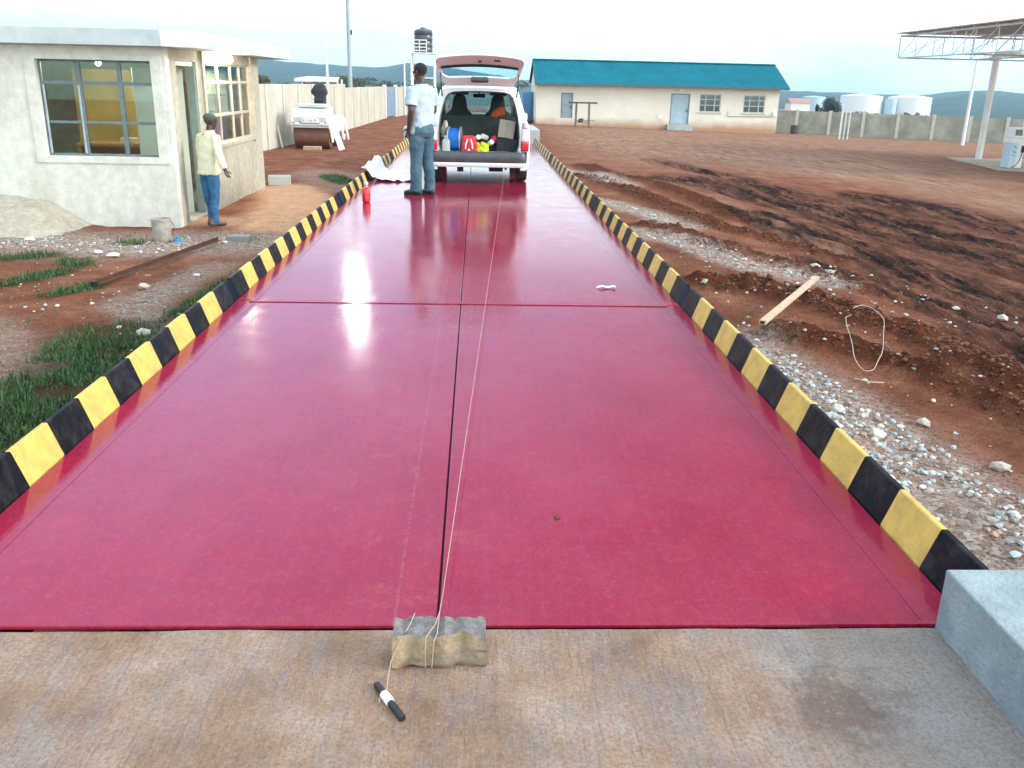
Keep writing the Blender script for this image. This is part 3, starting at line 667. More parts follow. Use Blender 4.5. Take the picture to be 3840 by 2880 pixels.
mb.tube([(-.095,2.21,.096),(-.105,2.15,.094),(-.128,2.098,.088),(-.130,2.090,.05),(-.130,2.090,-.005)], .0015, 5)
mb.tube([(-.165,2.205,.095),(-.175,2.15,.094),(-.20,2.095,.075),(-.222,2.07,.03),(-.228,2.05,.0),(-.228,2.00,-.008),(-.243,1.96,-.006),(-.240,1.935,.004)], .0015, 5)
tag(mb.build('string', string_m), 'thin pink string tied round the stone and running along the deck to the car', 'string')
mk_ = thing('marker_pen', 'black marker pen wrapped with white tape lying on the ramp', 'pen', (-.217, 1.951, -.004), math.atan2(-.139, .082))
mb = MB(); mb.lathe((0,0,0), [(.006,-.082),(.009,-.078),(.0095,-.02),(.0095,.02),(.010,.022),(.010,.078),(.008,.082)], 14, axis='X'); mb.build('pen_body', black_pl, mk_, smooth=40)
mb = MB(); mb.lathe((0,0,0), [(.0115,-.032),(.0125,-.02),(.0125,.004),(.0115,.01)], 14, axis='X'); mb.build('tape', wp, mk_, smooth=40)
mb = MB(); n = 6; mb.rings([[(-.075+.025*i, y_, .004+.014*abs(math.sin(i*.9))) for y_ in (-.03, .03)] + [(-.075+.025*i, y_, .002+.014*abs(math.sin(i*.9))) for y_ in (.03, -.03)] for i in range(7)])
tag(mb.build('paper_scrap', M('bluish paper', (.62, .70, .85), .6), loc=(1.04, 6.95, .001)), 'small bluish paper scrap on the right half of the deck', 'paper')
mb = MB(); mb.prism([(-.02,-.004),(0,-.012),(.022,0),(.002,.010)], 'Z', 0, .004)
tag(mb.build('dry_leaf', M('brown leaf', (.10, .03, .02), .8), loc=(.31, 2.98, .001), rz=1.2), 'dry brown leaf on the near right half of the deck', 'leaf')

fe = thing('fire_extinguisher', 'small red fire extinguisher standing on the deck by the left rail', 'fire extinguisher', (-1.455, 12.02, .001), .3)
mb = MB(); mb.lathe((0,0,0), [(.040,0),(.052,.008),(.054,.03),(.054,.16),(.046,.185),(.024,.20),(.018,.205)], 22); mb.build('cylinder', red_paint, fe, smooth=50)
mb = MB(); mb.lathe((0,0,.2), [(.024,0),(.024,.03),(.032,.032),(.030,.062)], 14); mb.box((.0,-.03,.245), (.022,.10,.010), rot=Matrix.Rotation(R(18),3,'X')); mb.box((0,-.03,.228), (.02,.08,.010)); mb.build('valve', M('worn valve', (.62,.55,.52), .4, .2), fe)
mb = MB(); mb.tube([(0,.03,.225),(.02,.07,.19),(.03,.066,.08)], .009); mb.build('hose', black_pl, fe)
mb = MB(); mb.prism([(-.028,.05),(.028,.05),(.028,.12),(-.028,.12)], 'Y', -.0565, -.0545); mb.build('paper_label', M('label', (.6,.05,.06), .4), fe)

# crumpled sheet draped off the rail onto the deck
N1, N2 = 60, 34; mb = MB(); gx = np.linspace(0, 1, N1); gy = np.linspace(0, 1, N2)
poly_in = []
for j in range(N2):
    for i in range(N1):
        u, v = gx[i], gy[j]
        x = -1.84 + u*(.95 - .1*v); wdt = 2.2*(1-u)**1.25 + .42
        y = 14.62 + v*wdt + .05*math.sin(u*9)
        h = .15*max(0, 1 - max(0, (x + 1.76))/.10) if x < -1.66 else 0
        cr = float(fbm(np.array([x*6.]), np.array([y*3.]), 31, 4)[0]); cr2 = float(fbm(np.array([x*19.]), np.array([y*9.]), 33, 3)[0])
        z = .012 + h*1.05 + .13*max(0, cr-.35)*(1-.4*u) + .05*max(0, cr2-.4) + .06*max(0, .35-u)*(v > .05)
        mb.v.append((x, y, z))
for j in range(N2-1):
    for i in range(N1-1): mb.f.append((j*N1+i, j*N1+i+1, (j+1)*N1+i+1, (j+1)*N1+i)); mb.m.append(0)
o = mb.build('plastic_sheet', M('white sheet', (.80, .82, .86), .5, var=.05), smooth=180); so_ = o.modifiers.new('thick', 'SOLIDIFY'); so_.thickness = .004
tag(o, 'crumpled white sheet draped off the left rail onto the deck', 'sheet')

# ------------------------------------------------------------------ people
def organic(mb, name, mat, parent, voxel=.009, smooth=4, wrinkle=0, wscale=.09):
    o = mb.build(name, mat, parent, smooth=180)
    r = o.modifiers.new('remesh', 'REMESH'); r.mode = 'VOXEL'; r.voxel_size = voxel; r.use_smooth_shade = True
    s = o.modifiers.new('smooth', 'SMOOTH'); s.factor = .5; s.iterations = smooth
    if wrinkle:
        t = bpy.data.textures.new(name + '_folds', 'CLOUDS'); t.noise_scale = wscale; t.noise_depth = 2
        d = o.modifiers.new('folds', 'DISPLACE'); d.texture = t; d.strength = wrinkle; d.mid_level = .5; d.texture_coords = 'LOCAL'
        s2 = o.modifiers.new('smooth2', 'SMOOTH'); s2.factor = .4; s2.iterations = 1
    return o
skin = M('dark skin', (.060, .032, .022), .5, var=.12, scale=12)
hair_m = M('black hair', (.010, .009, .009), .85, var=.3, scale=80, bmp=.5, bscale=160)
def hand(mb, wrist, elbow, curl, thumb_side, scale=1.0):
    """palm, five separate fingers and a thumb; curl = bend per joint"""
    W = Vector(wrist); d = (W - Vector(elbow)).normalized()
    side = Vector((0, 1, 0)) if abs(d.y) < .8 else Vector((1, 0, 0))       # width of the palm runs fore-aft
    side = (side - d * side.dot(d)).normalized(); nrm = d.cross(side) * thumb_side
    pc = W + d * .05
    for k in (-.024, -.008, .008, .024):
        mb.limb([(*(W + side*k*.6), .016), (*(W + d*.085*scale + side*k*1.25), .0115)], 10)
    ln = (.062, .074, .070, .055)
    for i, k in enumerate((.030, .010, -.010, -.029)):
        p = W + d*.085*scale + side*k; dirn = d.copy(); ax_ = side
        pts = [(*p, .0088)]
        for q in range(3):
            dirn = (Matrix.Rotation(-curl*thumb_side*(.7 if q == 0 else 1), 3, ax_) @ dirn).normalized()
            p = p + dirn * ln[i] * (.45, .32, .25)[q]; pts.append((*p, .0085 - .001*q))
        mb.limb(pts, 8)
    p = W + d*.03 + side*.028; t1 = p + (d*.6 + side*.75 + nrm*.25).normalized()*.038; t2 = t1 + (d*.95 + side*.2 + nrm*.3).normalized()*.032
    mb.limb([(*p, .0125), (*t1, .0105), (*t2, .009)], 8)
def head(mb, c, yaw, pitch=0, s=1.0):
    """skull, jaw, nose, lips, brow and ears, turned on the neck; returns the turning matrix"""
    Mx = Matrix.Rotation(yaw, 3, 'Z') @ Matrix.Rotation(pitch, 3, 'X'); t = MB()
    t.ellipsoid((0, -.012, .035), (.077, .096, .088), 20, 14); t.ellipsoid((0, .022, -.030), (.060, .070, .075), 18, 12)
    t.limb([(0, .045, -.082, .026), (0, .062, -.086, .022)], 10)
    t.limb([(0, .083, .010, .009), (0, .100, -.022, .0135)], 10); t.limb([(-.016, .090, -.026, .009), (.016, .090, -.026, .009)], 8)
    t.limb([(-.02, .083, -.052, .009), (.02, .083, -.052, .009)], 8); t.limb([(-.018, .080, -.064, .010), (.018, .080, -.064, .010)], 8)
    t.limb([(-.045, .074, .026, .012), (-.015, .083, .024, .011)], 8); t.limb([(.045, .074, .026, .012), (.015, .083, .024, .011)], 8)
    for s_ in (-1, 1):
        t.limb([(s_*.030, .079, .006, .0105), (s_*.034, .079, .006, .0105)], 8)
        t.limb([(s_*.074, -.004, .018, .012), (s_*.086, -.014, .026, .010), (s_*.084, -.014, -.004, .010), (s_*.074, -.002, -.024, .008)], 8)
    for v_ in range(len(t.v)): t.v[v_] = tuple(Vector(c) + Mx @ (Vector(t.v[v_]) * s))
    mb.add(t.v, t.f); return Mx
def shoe(parent, x, y, rz, mat, sole, s=1.0):
    mb = MB(); mb.limb([(0, -.075, .045, .042), (0, .0, .048, .043), (0, .08, .040, .043), (0, .150, .030, .034)], 14); mb.limb([(0,-.06,.06,.042),(0,-.05,.10,.042)], 12)
    for i, q in enumerate(mb.v): mb.v[i] = (q[0]*s, q[1]*s, max(q[2], .012)*s)
    o = mb.build('shoe', mat, parent, smooth=70, loc=(x, y, 0), rz=rz)
    m2 = MB(); rs = []
    for z in (.0, .014, .022):
        rs.append([(s*(.046 + .004*math.sin(t*2))*math.cos(t)*(1 if math.sin(t) > 0 else .88), s*(.035 + .150*math.sin(t)), z) for t in [2*math.pi*k/24 for k in range(24)]])
    m2.rings(rs); m2.build('sole', sole, o, smooth=50)

# -- the man by the car: pale T-shirt, loose jeans, seen from behind, turned to the left
P1 = thing('person', 'standing man in pale T-shirt and loose blue jeans seen from behind beside the open car', 'person', (-.77, 12.93, .001), R(47))
mb = MB()
mb.torso([(.90,0,0,.135,.10),(1.02,0,0,.13,.095),(1.15,0,0,.135,.10),(1.32,0,.0,.165,.11),(1.42,0,-.005,.16,.095),(1.48,0,-.01,.10,.075)])
mb.limb([(0,-.015,1.45,.062),(0,.0,1.53,.056),(0,.012,1.58,.055)])
hm = head(mb, (0, .026, 1.640), R(10), R(-8))
LA = [(-.185,-.01,1.425,.060),(-.225,-.035,1.28,.050),(-.252,-.06,1.15,.041),(-.245,-.035,1.06,.042),(-.222,.02,.925,.029)]
RA = [(.185,-.01,1.425,.060),(.225,.0,1.28,.050),(.25,.01,1.15,.041),(.225,.08,1.05,.042),(.19,.17,.955,.029)]
mb.limb(LA); mb.limb(RA)
hand(mb, LA[-1][:3], LA[-2][:3], .35, -1); hand(mb, RA[-1][:3], RA[-2][:3], .35, 1)
for s_, fy in ((-1, .02), (1, -.03)):
    mb.limb([(s_*.085,0,.90,.085),(s_*.095,.01,.70,.072),(s_*.10,.0,.48,.052),(s_*.105,-.015+fy,.30,.050),(s_*.108,-.01+fy,.10,.036),(s_*.108,.0+fy,.06,.036),(s_*.112,.09+fy,.03,.026)])
organic(mb, 'body', skin, P1, .0065, 3)
mb = MB(); mb.ellipsoid((0, -.016, .046), (.083, .101, .088), 22, 14)
for i, q in enumerate(mb.v):
    q = Vector(q)
    if q.y > .052: q.y = .052 + (q.y-.052)*.2                     # hairline
    if q.z < -.02: q.z = -.02 + (q.z+.02)*.35
    mb.v[i] = tuple(Vector((0, .026, 1.640)) + hm @ q)
organic(mb, 'hair', hair_m, P1, .007, 2)
tee = M('pale blue grey T-shirt', (.40, .49, .55), .92, var=.06, scale=5, bmp=.2, bscale=200)
mb = MB()
mb.torso([(.835,0,.015,.190,.135),(.86,0,.012,.198,.142),(.96,0,.005,.190,.135),(1.10,0,0,.182,.128),(1.25,0,0,.195,.130),(1.36,0,-.005,.208,.126),(1.43,0,-.008,.190,.108),(1.475,0,-.01,.120,.082),(1.50,0,-.006,.078,.072)])
for s_, a in ((-1, LA), (1, RA)):
    mb.tube([(s_*.15,-.005,1.42),(s_*.19,-.01,1.415),(a[1][0]*.99,a[1][1],1.30),(a[1][0]*1.06,a[1][1]-.008,1.215)], [.062,.080,.080,.086], 18)
organic(mb, 't_shirt', tee, P1, .010, 4, .030, .085)
jean = M('worn blue jeans', (.045, .105, .145), .85, var=.25, scale=4, bmp=.3, bscale=220, dirt=(.10, .18, .22), dscale=2.2, damt=.55)
mb = MB()
mb.torso([(.80,0,0,.170,.120),(.86,0,-.01,.185,.140),(.93,0,-.008,.178,.132),(1.00,0,0,.165,.118)])
for s_, fy in ((-1, .02), (1, -.03)):
    mb.tube([(s_*.080,0,.90),(s_*.092,.003,.76),(s_*.100,.005,.62),(s_*.105,.005,.48),(s_*.108,-.008+fy,.30),(s_*.110,-.008+fy,.14),(s_*.110,0+fy,.055)], [.100,.110,.098,.085,.080,.078,.086], 20)
jo = organic(mb, 'jeans', jean, P1, .010, 4, .026, .075)
mb = MB(); mb.box((.085,-.155,.865), (.115,.006,.125), rot=Matrix.Rotation(R(8),3,'X')); mb.box((-.085,-.155,.865), (.115,.006,.125), rot=Matrix.Rotation(R(8),3,'X'))
dshoe = M('black leather shoe', (.014, .015, .022), .4); shoe(P1, -.112, .03, .25, dshoe, black_pl); shoe(P1, .112, -.02, -.1, dshoe, black_pl)

# -- the man at the guard house: cap, cream jacket, blue jeans, one arm out
P2 = thing('person', 'man in green cap and cream jacket with blue jeans standing outside the guard house door', 'person', (-4.245, 14.66, gz(-4.245, 14.66) + .005), R(-36))
mb = MB()
mb.torso([(.86,0,0,.13,.095),(1.0,0,.0,.125,.09),(1.15,0,.015,.135,.10),(1.30,0,.035,.16,.105),(1.38,0,.045,.15,.09),(1.43,0,.05,.09,.07)])
mb.limb([(0,.05,1.41,.058),(0,.07,1.48,.053),(0,.085,1.53,.052)])
hm = head(mb, (0, .098, 1.60), R(-14), R(-6), .97)
LA = [(-.175,.035,1.375,.055),(-.215,.03,1.24,.047),(-.235,.03,1.11,.040),(-.215,.09,1.0,.038),(-.18,.16,.92,.028)]
RA = [(.175,.035,1.375,.055),(.235,.005,1.25,.047),(.29,-.02,1.12,.040),(.345,-.02,1.0,.038),(.385,.0,.895,.028)]
mb.limb(LA); mb.limb(RA); hand(mb, LA[-1][:3], LA[-2][:3], .4, -1, .95); hand(mb, RA[-1][:3], RA[-2][:3], .45, 1, .95)
for s_, fy in ((-1, .05), (1, -.02)):
    mb.limb([(s_*.08,0,.86,.08),(s_*.088,.01,.68,.068),(s_*.085,.01,.46,.050),(s_*.080,-.01+fy,.28,.048),(s_*.078,-.01+fy,.10,.035),(s_*.078,0+fy,.06,.035),(s_*.085,.09+fy,.03,.026)])
organic(mb, 'body', skin, P2, .0065, 3)
jk = M('cream jacket', (.72, .69, .50), .9, var=.05, scale=4, bmp=.2, bscale=150)
mb = MB()
mb.torso([(.80,0,.0,.190,.140),(.83,0,0,.196,.146),(.95,0,.003,.185,.135),(1.10,0,.015,.185,.132),(1.25,0,.03,.195,.130),(1.33,0,.04,.195,.118),(1.39,0,.045,.150,.096),(1.44,0,.055,.085,.075),(1.475,0,.065,.072,.068)])
for s_, a in ((-1, LA), (1, RA)):
    mb.tube([(s_*.13,.035,1.37)] + [p[:3] for p in a[:4]] + [tuple(Vector(a[3][:3]).lerp(Vector(a[4][:3]), .85))], [.062,.074,.068,.062,.056,.052], 18)
organic(mb, 'jacket', jk, P2, .010, 4, .030, .10)
blue_j = M('bright blue jeans', (.022, .105, .235), .85, var=.3, scale=4, bmp=.3, bscale=220, dirt=(.07, .20, .34), dscale=3, damt=.5)
mb = MB(); mb.torso([(.76,0,0,.155,.110),(.83,0,-.008,.165,.122),(.92,0,0,.155,.112)])
for s_, fy in ((-1, .05), (1, -.02)):
    mb.tube([(s_*.075,0,.86),(s_*.085,.003,.72),(s_*.086,.005,.58),(s_*.084,.005,.44),(s_*.080,-.008+fy,.28),(s_*.078,-.008+fy,.13),(s_*.078,0+fy,.055)], [.090,.096,.084,.072,.066,.062,.066], 20)
organic(mb, 'jeans', blue_j, P2, .010, 4, .028, .075)
cap_m = M('green wool cap', (.065, .095, .075), .95, var=.2, scale=30, bmp=.4, bscale=120)
mb = MB(); mb.ellipsoid((0, -.012, .068), (.088, .107, .066), 22, 12); mb.limb([(-.05,.088,.040,.012),(0,.112,.038,.012),(.05,.088,.040,.012)], 8)
for i, q in enumerate(mb.v): mb.v[i] = tuple(Vector((0, .098, 1.60)) + hm @ (Vector(q) * .98))
organic(mb, 'cap', cap_m, P2, .008, 2)
bshoe = M('brown grey shoe', (.13, .105, .09), .6, dirt=(.2,.13,.1), dscale=9); shoe(P2, -.085, .06, .15, bshoe, rubber, .96); shoe(P2, .085, -.01, -.2, bshoe, rubber, .96)
tip = P2.matrix_basis @ Vector((.405, .03, .805))
hw = Matrix.Translation(P2.location) @ Matrix.Rotation(R(-36), 4, 'Z') @ Vector((.402, .045, .825))
mb = MB(); mb.tube([(0,0,0),(.055,-.015,-.045)], .010, 8)
tag(mb.build('paper_roll', wp, loc=hw), 'small white paper roll in the hand of the man in the cream jacket', 'paper')

# ------------------------------------------------------------------ the car (estate with raised tailgate, seen from behind)
CX, CY = .035, 14.5
car = thing('parked_car', 'white estate car parked on the deck with its tailgate raised and boot full of gear', 'car', (CX, CY, 0))
# body stations: y, half-width, roof z (None = bonnet), bonnet z, roof half-width
ST_ = [(.02,.765),(.06,.795),(.16,.812),(.35,.815),(.60,.815),(1.0,.815),(1.5,.815),(2.0,.815),(2.4,.815),(2.8,.812),(3.1,.81),(3.4,.80),(3.7,.775),(3.95,.71),(4.08,.58)]
fine = sorted(set([q[0] for q in ST_] + [round(.24 + .05*i, 3) for i in range(18)] + [round(3.0 + .05*i, 3) for i in range(17)] + [1.05, 1.1, 1.9, 2.15]))
hw_ = lambda y: float(np.interp(y, [q[0] for q in ST_], [q[1] for q in ST_]))
WY = (.62, 3.12)
def zb(y):
    z = .235 if y > .2 else .235
    for c in WY:
        if abs(y - c) < .36: z = max(z, .285 + math.sqrt(max(0, .36**2 - (y-c)**2)) * .98)
    return z
def roofz(y): return float(np.interp(y, [0, .22, .6, 1.2, 1.9, 2.3, 2.95, 3.0, 3.4, 3.8, 4.08], [1.44, 1.465, 1.485, 1.50, 1.485, 1.43, 1.03, .99, .95, .86, .70]))
def section(y):
    w_ = hw_(y); b0 = zb(y); rz_ = roofz(y); rw = float(np.interp(y, [0, .25, 1, 2.0, 2.4, 3.0, 4.08], [.575, .59, .60, .595, .58, .66, .5]))
    bz = min(.95, rz_ - .02)
    pts = [(w_-.045, b0-.02), (w_-.008, b0+.02), (w_, max(b0+.03, .42)), (w_+.004, max(b0+.04, .58)), (w_, max(b0+.05, .74)), (w_-.022, max(b0+.06, bz-.04)), (w_-.045, bz)]
    for t in (.15, .5, .85):
        pts.append((w_-.045 + (rw+.035-w_+.045)*t, bz + (rz_-.07-bz)*t if rz_ - .07 > bz else bz + .002*t))
    pts += [(rw+.035, max(rz_-.07, bz+.003)), (rw+.012, max(rz_-.03, bz+.004)), (rw-.05, max(rz_-.010, bz+.006)), (rw*.55, rz_+.004), (0, rz_+.010)]
    return pts
secs = [section(y) for y in fine]
# the rear follows the sloping tailgate aperture
def ywarp(y, z): return y + max(0, z - .90)*.42*max(0, 1 - y/.9)
body = MB(); glass_s = MB(); wind = MB(); NP = len(secs[0])
for sgn in (-1, 1):
    for i in range(len(fine) - 1):
        for j in range(NP - 1):
            q = [(sgn*secs[a][b][0], ywarp(fine[a], secs[a][b][1]), secs[a][b][1]) for a, b in ((i, j), (i, j+1), (i+1, j+1), (i+1, j))]
            ym = (fine[i] + fine[i+1]) / 2
            tgt = body
            if 7 <= j <= 8 and (.30 < ym < .98 or 1.05 < ym < 1.9 or 1.95 < ym < 2.72): tgt = glass_s
            if j >= 12 and 2.3 < ym < 2.97: tgt = wind
            tgt.add(q, [(0, 1, 2, 3)])
fz = fine[-1]
body.add([(sgn*p[0], fz, p[1]) for sgn in (1,) for p in secs[-1]] + [(-p[0], fz, p[1]) for p in reversed(secs[-1])], [tuple(range(2*NP))])
import bmesh
def weld(o):
    bm = bmesh.new(); bm.from_mesh(o.data); bmesh.ops.remove_doubles(bm, verts=bm.verts, dist=.0005); bmesh.ops.recalc_face_normals(bm, faces=bm.faces); bm.to_mesh(o.data); bm.free()
    o.data.shade_smooth(); o.data.set_sharp_from_angle(angle=R(35))
tint = glassy('car glass', (.62, .80, .76), .06)
bo = body.build('body', car_white, car, smooth=35); weld(bo)
so2 = bo.modifiers.new('thick', 'SOLIDIFY'); so2.thickness = .018; so2.offset = -1
for sgn in (-1, 1):
    for ya, yb in ((.25, 1.02), (1.02, 1.92), (1.92, 2.8)):
        hf = MB()
        for f in glass_s.f:
            q = [glass_s.v[i] for i in f]; cx_ = sum(p[0] for p in q)/4*sgn; cy_ = sum(p[1] for p in q)/4
            if cx_ > 0 and ya < cy_ < yb: hf.add(q, [(0, 1, 2, 3)])
        o = hf.build('side_window', tint, car, smooth=40); weld(o)
o = wind.build('windscreen', tint, car, smooth=40); weld(o)
# rear frame between outer skin and the opening
def outline_out(z):
    w_ = float(np.interp(z, [.235, .30, .42, .58, .95, 1.0, 1.2, 1.37, 1.43, 1.455], [.72, .752, .765, .768, .735, .725, .665, .61, .578, .52])); return w_
OUT = [(0, .50), (.30, .50), (.62, .50), (.752, .51), (.768, .58), (.765, .75), (.74, .93), (.705, 1.05), (.655, 1.22), (.615, 1.36), (.575, 1.425), (.50, 1.452), (.28, 1.462), (0, 1.466)]
INN = [(0, .49), (.30, .49), (.56, .495), (.60, .52), (.625, .60), (.632, .75), (.622, .90), (.603, 1.05), (.565, 1.20), (.525, 1.31), (.48, 1.365), (.40, 1.392), (.24, 1.402), (0, 1.405)]
fr = MB()
for sgn in (-1, 1):
    def Q(p, dy=0): return (sgn*p[0], ywarp(.02, p[1]) + dy, p[1])
    for k in range(2, len(OUT) - 1):
        fr.add([Q(OUT[k]), Q(OUT[k+1]), Q(INN[k+1], .015), Q(INN[k], .015)], [(0, 1, 2, 3)])
        fr.add([Q(INN[k], .015), Q(INN[k+1], .015), (sgn*(INN[k+1][0]-.008), Q(INN[k+1])[1]+.10, INN[k+1][1]-.006), (sgn*(INN[k][0]-.008), Q(INN[k])[1]+.10, INN[k][1]-.006)], [(0, 1, 2, 3)])
o = fr.build('tailgate_frame', car_white, car, smooth=40); weld(o); s3 = o.modifiers.new('thick', 'SOLIDIFY'); s3.thickness = .012
seal = MB()
for sgn in (-1, 1):
    seal.tube([(sgn*(p[0]-.004), ywarp(.02, p[1]) + .006, p[1]-.003) for p in INN[1:]], .011, 8)
seal.build('door_seal', M('rubber seal', (.05,.055,.055), .6), car, smooth=60)
# bumper: grey upper, white lower
bp = MB(); rows = [(.338, .768, -.022), (.36, .772, -.036), (.43, .772, -.040), (.485, .766, -.030), (.500, .758, -.004), (.502, .75, .06)]
def brow(z, w_, y0, n=22):
    return [(w_*math.sin(t)*(1/ max(abs(math.sin(1.45)), .01)), y0 + .16*max(0, (abs(t)-1.0)/.45)**2, z) for t in np.linspace(-1.45, 1.45, n)]
bp.rings([brow(*r) for r in rows], closed=False); o = bp.build('bumper', grey_pl, car, smooth=50)
lb_ = MB(); lb_.rings([brow(z, w_, y0) for z, w_, y0 in ((.262,.765,.02),(.268,.79,-.02),(.30,.806,-.036),(.335,.808,-.030),(.337,.78,.03))], closed=False); lb_.build('bumper_skirt', car_white, car, smooth=50)
for s_ in (-1, 1):
    mb = MB(); mb.box((s_*.70, .02, .245), (.09, .06, .05)); mb.build('bumper_corner', car_white, car, bevel=.01)
red_l = M('red lens', (.50, .008, .014), .18, coat=.6); clear_l = M('clear lens', (.82, .76, .80), .15, coat=.6, var=.03)
for s_ in (-1, 1):
    def lens(z0, z1, mat, nm):
        mb = MB(); zs = np.linspace(z0, z1, 7); rs = []
        for z in zs:
            wo = float(np.interp(z, [.5, .58, .75, .95], [.782, .788, .786, .756])); wi = float(np.interp(z, [.5, .6, .95], [.665, .655, .680])); y = ywarp(.02, z)
            rs.append([(s_*wi, y-.004, z), (s_*(wi+.02), y-.022, z), (s_*(wo-.03), y-.022, z), (s_*wo, y+.02, z), (s_*(wo+.004), y+.14, z)])
        mb.rings(rs, closed=False); o = mb.build(nm, mat, car, smooth=60); q = o.modifiers.new('thick', 'SOLIDIFY'); q.thickness = .012
    lens(.52, .665, red_l, 'tail_light'); lens(.667, .86, clear_l, 'reversing_light'); lens(.862, .955, M('smoked pink lens', (.42, .30, .36), .2), 'indicator_light')
for wy in WY:
    for s_ in (-1, 1):
        t = MB(); t.lathe((s_*.70, wy, .295), [(.19,-.082),(.265,-.088),(.288,-.07),(.295,-.03),(.295,.03),(.288,.07),(.265,.088),(.19,.082)], 36, axis='X'); w_ = t.build('wheel', rubber, car, smooth=35)
        t = MB(); t.lathe((s_*.70, wy, .295), [(.19,-.06),(.18,-.03),(.05,-.035),(.05,.035),(.18,.03),(.19,.06)], 24, axis='X'); t.build('rim', steel_grey, w_, smooth=35)
mb = MB()
mb.box((0, 2.0, .30), (1.30, 3.4, .06)); mb.lathe((0, .62, .30), [(.03,-.62),(.03,.62)], 10, axis='X'); mb.box((-.30, .35, .235), (.10, .14, .14)); mb.box((.55, .35, .215), (.10, .14, .15)); mb.lathe((.28, .45, .24), [(.02,-.12),(.08,-.11),(.08,.11),(.02,.12)], 16, axis='X'); mb.tube([(.43,.08,.235),(.43,.5,.26)], .02)
mb.build('underbody', M('underbody', (.035, .025, .022), .8), car)
# inside
trim = M('dark trim', (.020, .024, .026), .8, var=.25, scale=6); trim2 = M('mid trim', (.055, .065, .066), .8, var=.2)
mb = MB(); mb.span((-.66, .06, .435), (.66, 2.6, .485)); mb.build('load_floor', M('grey carpet', (.085, .085, .095), .95, var=.3, scale=40), car)
mb = MB()
for s_ in (-1, 1):
    mb.prism([(.10,.487),(.10,.86),(.22,.93),(2.7,.93),(2.7,.487)], 'X', s_*.66, s_*.625)
    for ym in (1.015, 1.925): mb.prism([(ym-.03,.931),(ym-.03,1.39),(ym+.03,1.39),(ym+.03,.931)], 'X', s_*.665, s_*.60)
mb.build('side_trim', trim, car)
hl = MB(); rs = []
for y in np.linspace(.30, 2.28, 14):
    z = roofz(y) - .045; rs.append([(-.585, y, z-.06), (-.52, y, z-.012), (-.3, y, z), (0, y, z+.004), (.3, y, z), (.52, y, z-.012), (.585, y, z-.06)])
hl.rings(rs, closed=False); hl.build('headliner', M('headliner', (.40, .42, .40), .95), car, smooth=60)
mb = MB(); mb.box((0, 1.22, .74), (1.22, .10, .52), rot=Matrix.Rotation(R(-9), 3, 'X')); mb.build('rear_seat', trim2, car, bevel=.03)
for s_ in (-1, 1):
    x = s_*.335 - .008
    mb = MB(); mb.torso([(.55,x,0,.22,.06),(.70,x,0,.235,.07),(.90,x,.03,.235,.07),(1.02,x,.05,.22,.06),(1.08,x,.06,.15,.05),(1.14,x,.065,.13,.05),(1.24,x,.07,.118,.05),(1.30,x,.07,.10,.045),(1.335,x,.07,.06,.03)], 24, 3)
    for i, q in enumerate(mb.v): mb.v[i] = (q[0], q[1] + 1.95 - .10, q[2])
    mb.build('front_seat', trim, car, smooth=60)
mb = MB(); mb.prism([(2.55,.70),(2.62,.97),(2.95,.99),(3.0,.70)], 'X', -.68, .68); mb.lathe((.345, 2.45, .93), [(.17,-.012),(.185,0),(.17,.012)], 24, axis='Y'); mb.build('dashboard', trim, car)
mb = MB(); mb.box((0, 2.30, 1.315), (.215, .035, .065)); mb.tube([(0,2.31,1.33),(0,2.36,1.40)], .014); mb.build('rear_view_mirror', trim, car, bevel=.012)
for s_ in (-1, 1):
    mb = MB(); mb.box((s_*.34, 2.16, 1.37), (.30, .02, .10), rot=Matrix.Rotation(R(30),3,'X')); mb.build('sun_visor', trim2, car, bevel=.01)
# raised tailgate
tg_u = lambda s: np.array([np.interp(s, [0, .10, .50, .56, 1.0], [.22, .12, -.18, -.235, -.62]), np.interp(s, [0, .10, .50, .56, 1.0], [1.470, 1.545, 1.735, 1.755, 1.845])])
def TG(u, s, lift=0):
    y, z = tg_u(s); dome = (1 - (u/.72)**2)
    a = tg_u(min(s+.02, 1)) - tg_u(max(s-.02, 0)); a = a/np.linalg.norm(a)
    k = .075*dome*(.25 + .75*min(1, s*1.6))
    return (u, y + a[1]*(k+lift)*-.35, z + (k+lift)*.9)
tw = lambda s: float(np.interp(s, [0, .1, .3, .5, .8, .95, 1.0], [.52, .575, .625, .655, .655, .635, .58]))
fr = MB(); NS = 40; ss = np.linspace(0, 1, NS + 1); hole = MB()
gs0, gs1 = .17, .50
def gw(s): return float(np.interp(s, [gs0, gs0+.03, gs0+.09, gs1-.03, gs1], [.46, .515, .565, .585, .575]))
for i in range(NS):
    s0, s1 = ss[i], ss[i+1]
    us = np.linspace(-1, 1, 21)
    for j in range(20):
        if gs0 <= s0 and s1 <= gs1 + 1e-6: continue
        fr.add([TG(us[j]*tw(s0), s0), TG(us[j+1]*tw(s0), s0), TG(us[j+1]*tw(s1), s1), TG(us[j]*tw(s1), s1)], [(0,1,2,3)])
    if gs0 <= s0 and s1 <= gs1 + 1e-6:
        for s_ in (-1, 1):
            fr.add([TG(s_*gw(s0), s0), TG(s_*tw(s0), s0), TG(s_*tw(s1), s1), TG(s_*gw(s1), s1)], [(0,1,2,3)])
        for j in range(20):
            hole.add([TG(us[j]*gw(s0), s0, .012), TG(us[j+1]*gw(s0), s0, .012), TG(us[j+1]*gw(s1), s1, .012), TG(us[j]*gw(s1), s1, .012)], [(0,1,2,3)])
tgo = fr.build('tailgate', M('tailgate white brightened', (.90,.92,.93), .6, var=.02), car, smooth=40); weld(tgo); q = tgo.modifiers.new('thick', 'SOLIDIFY'); q.thickness = .028; q.offset = 1  # body white made lighter to offset pink light bounced off the deck
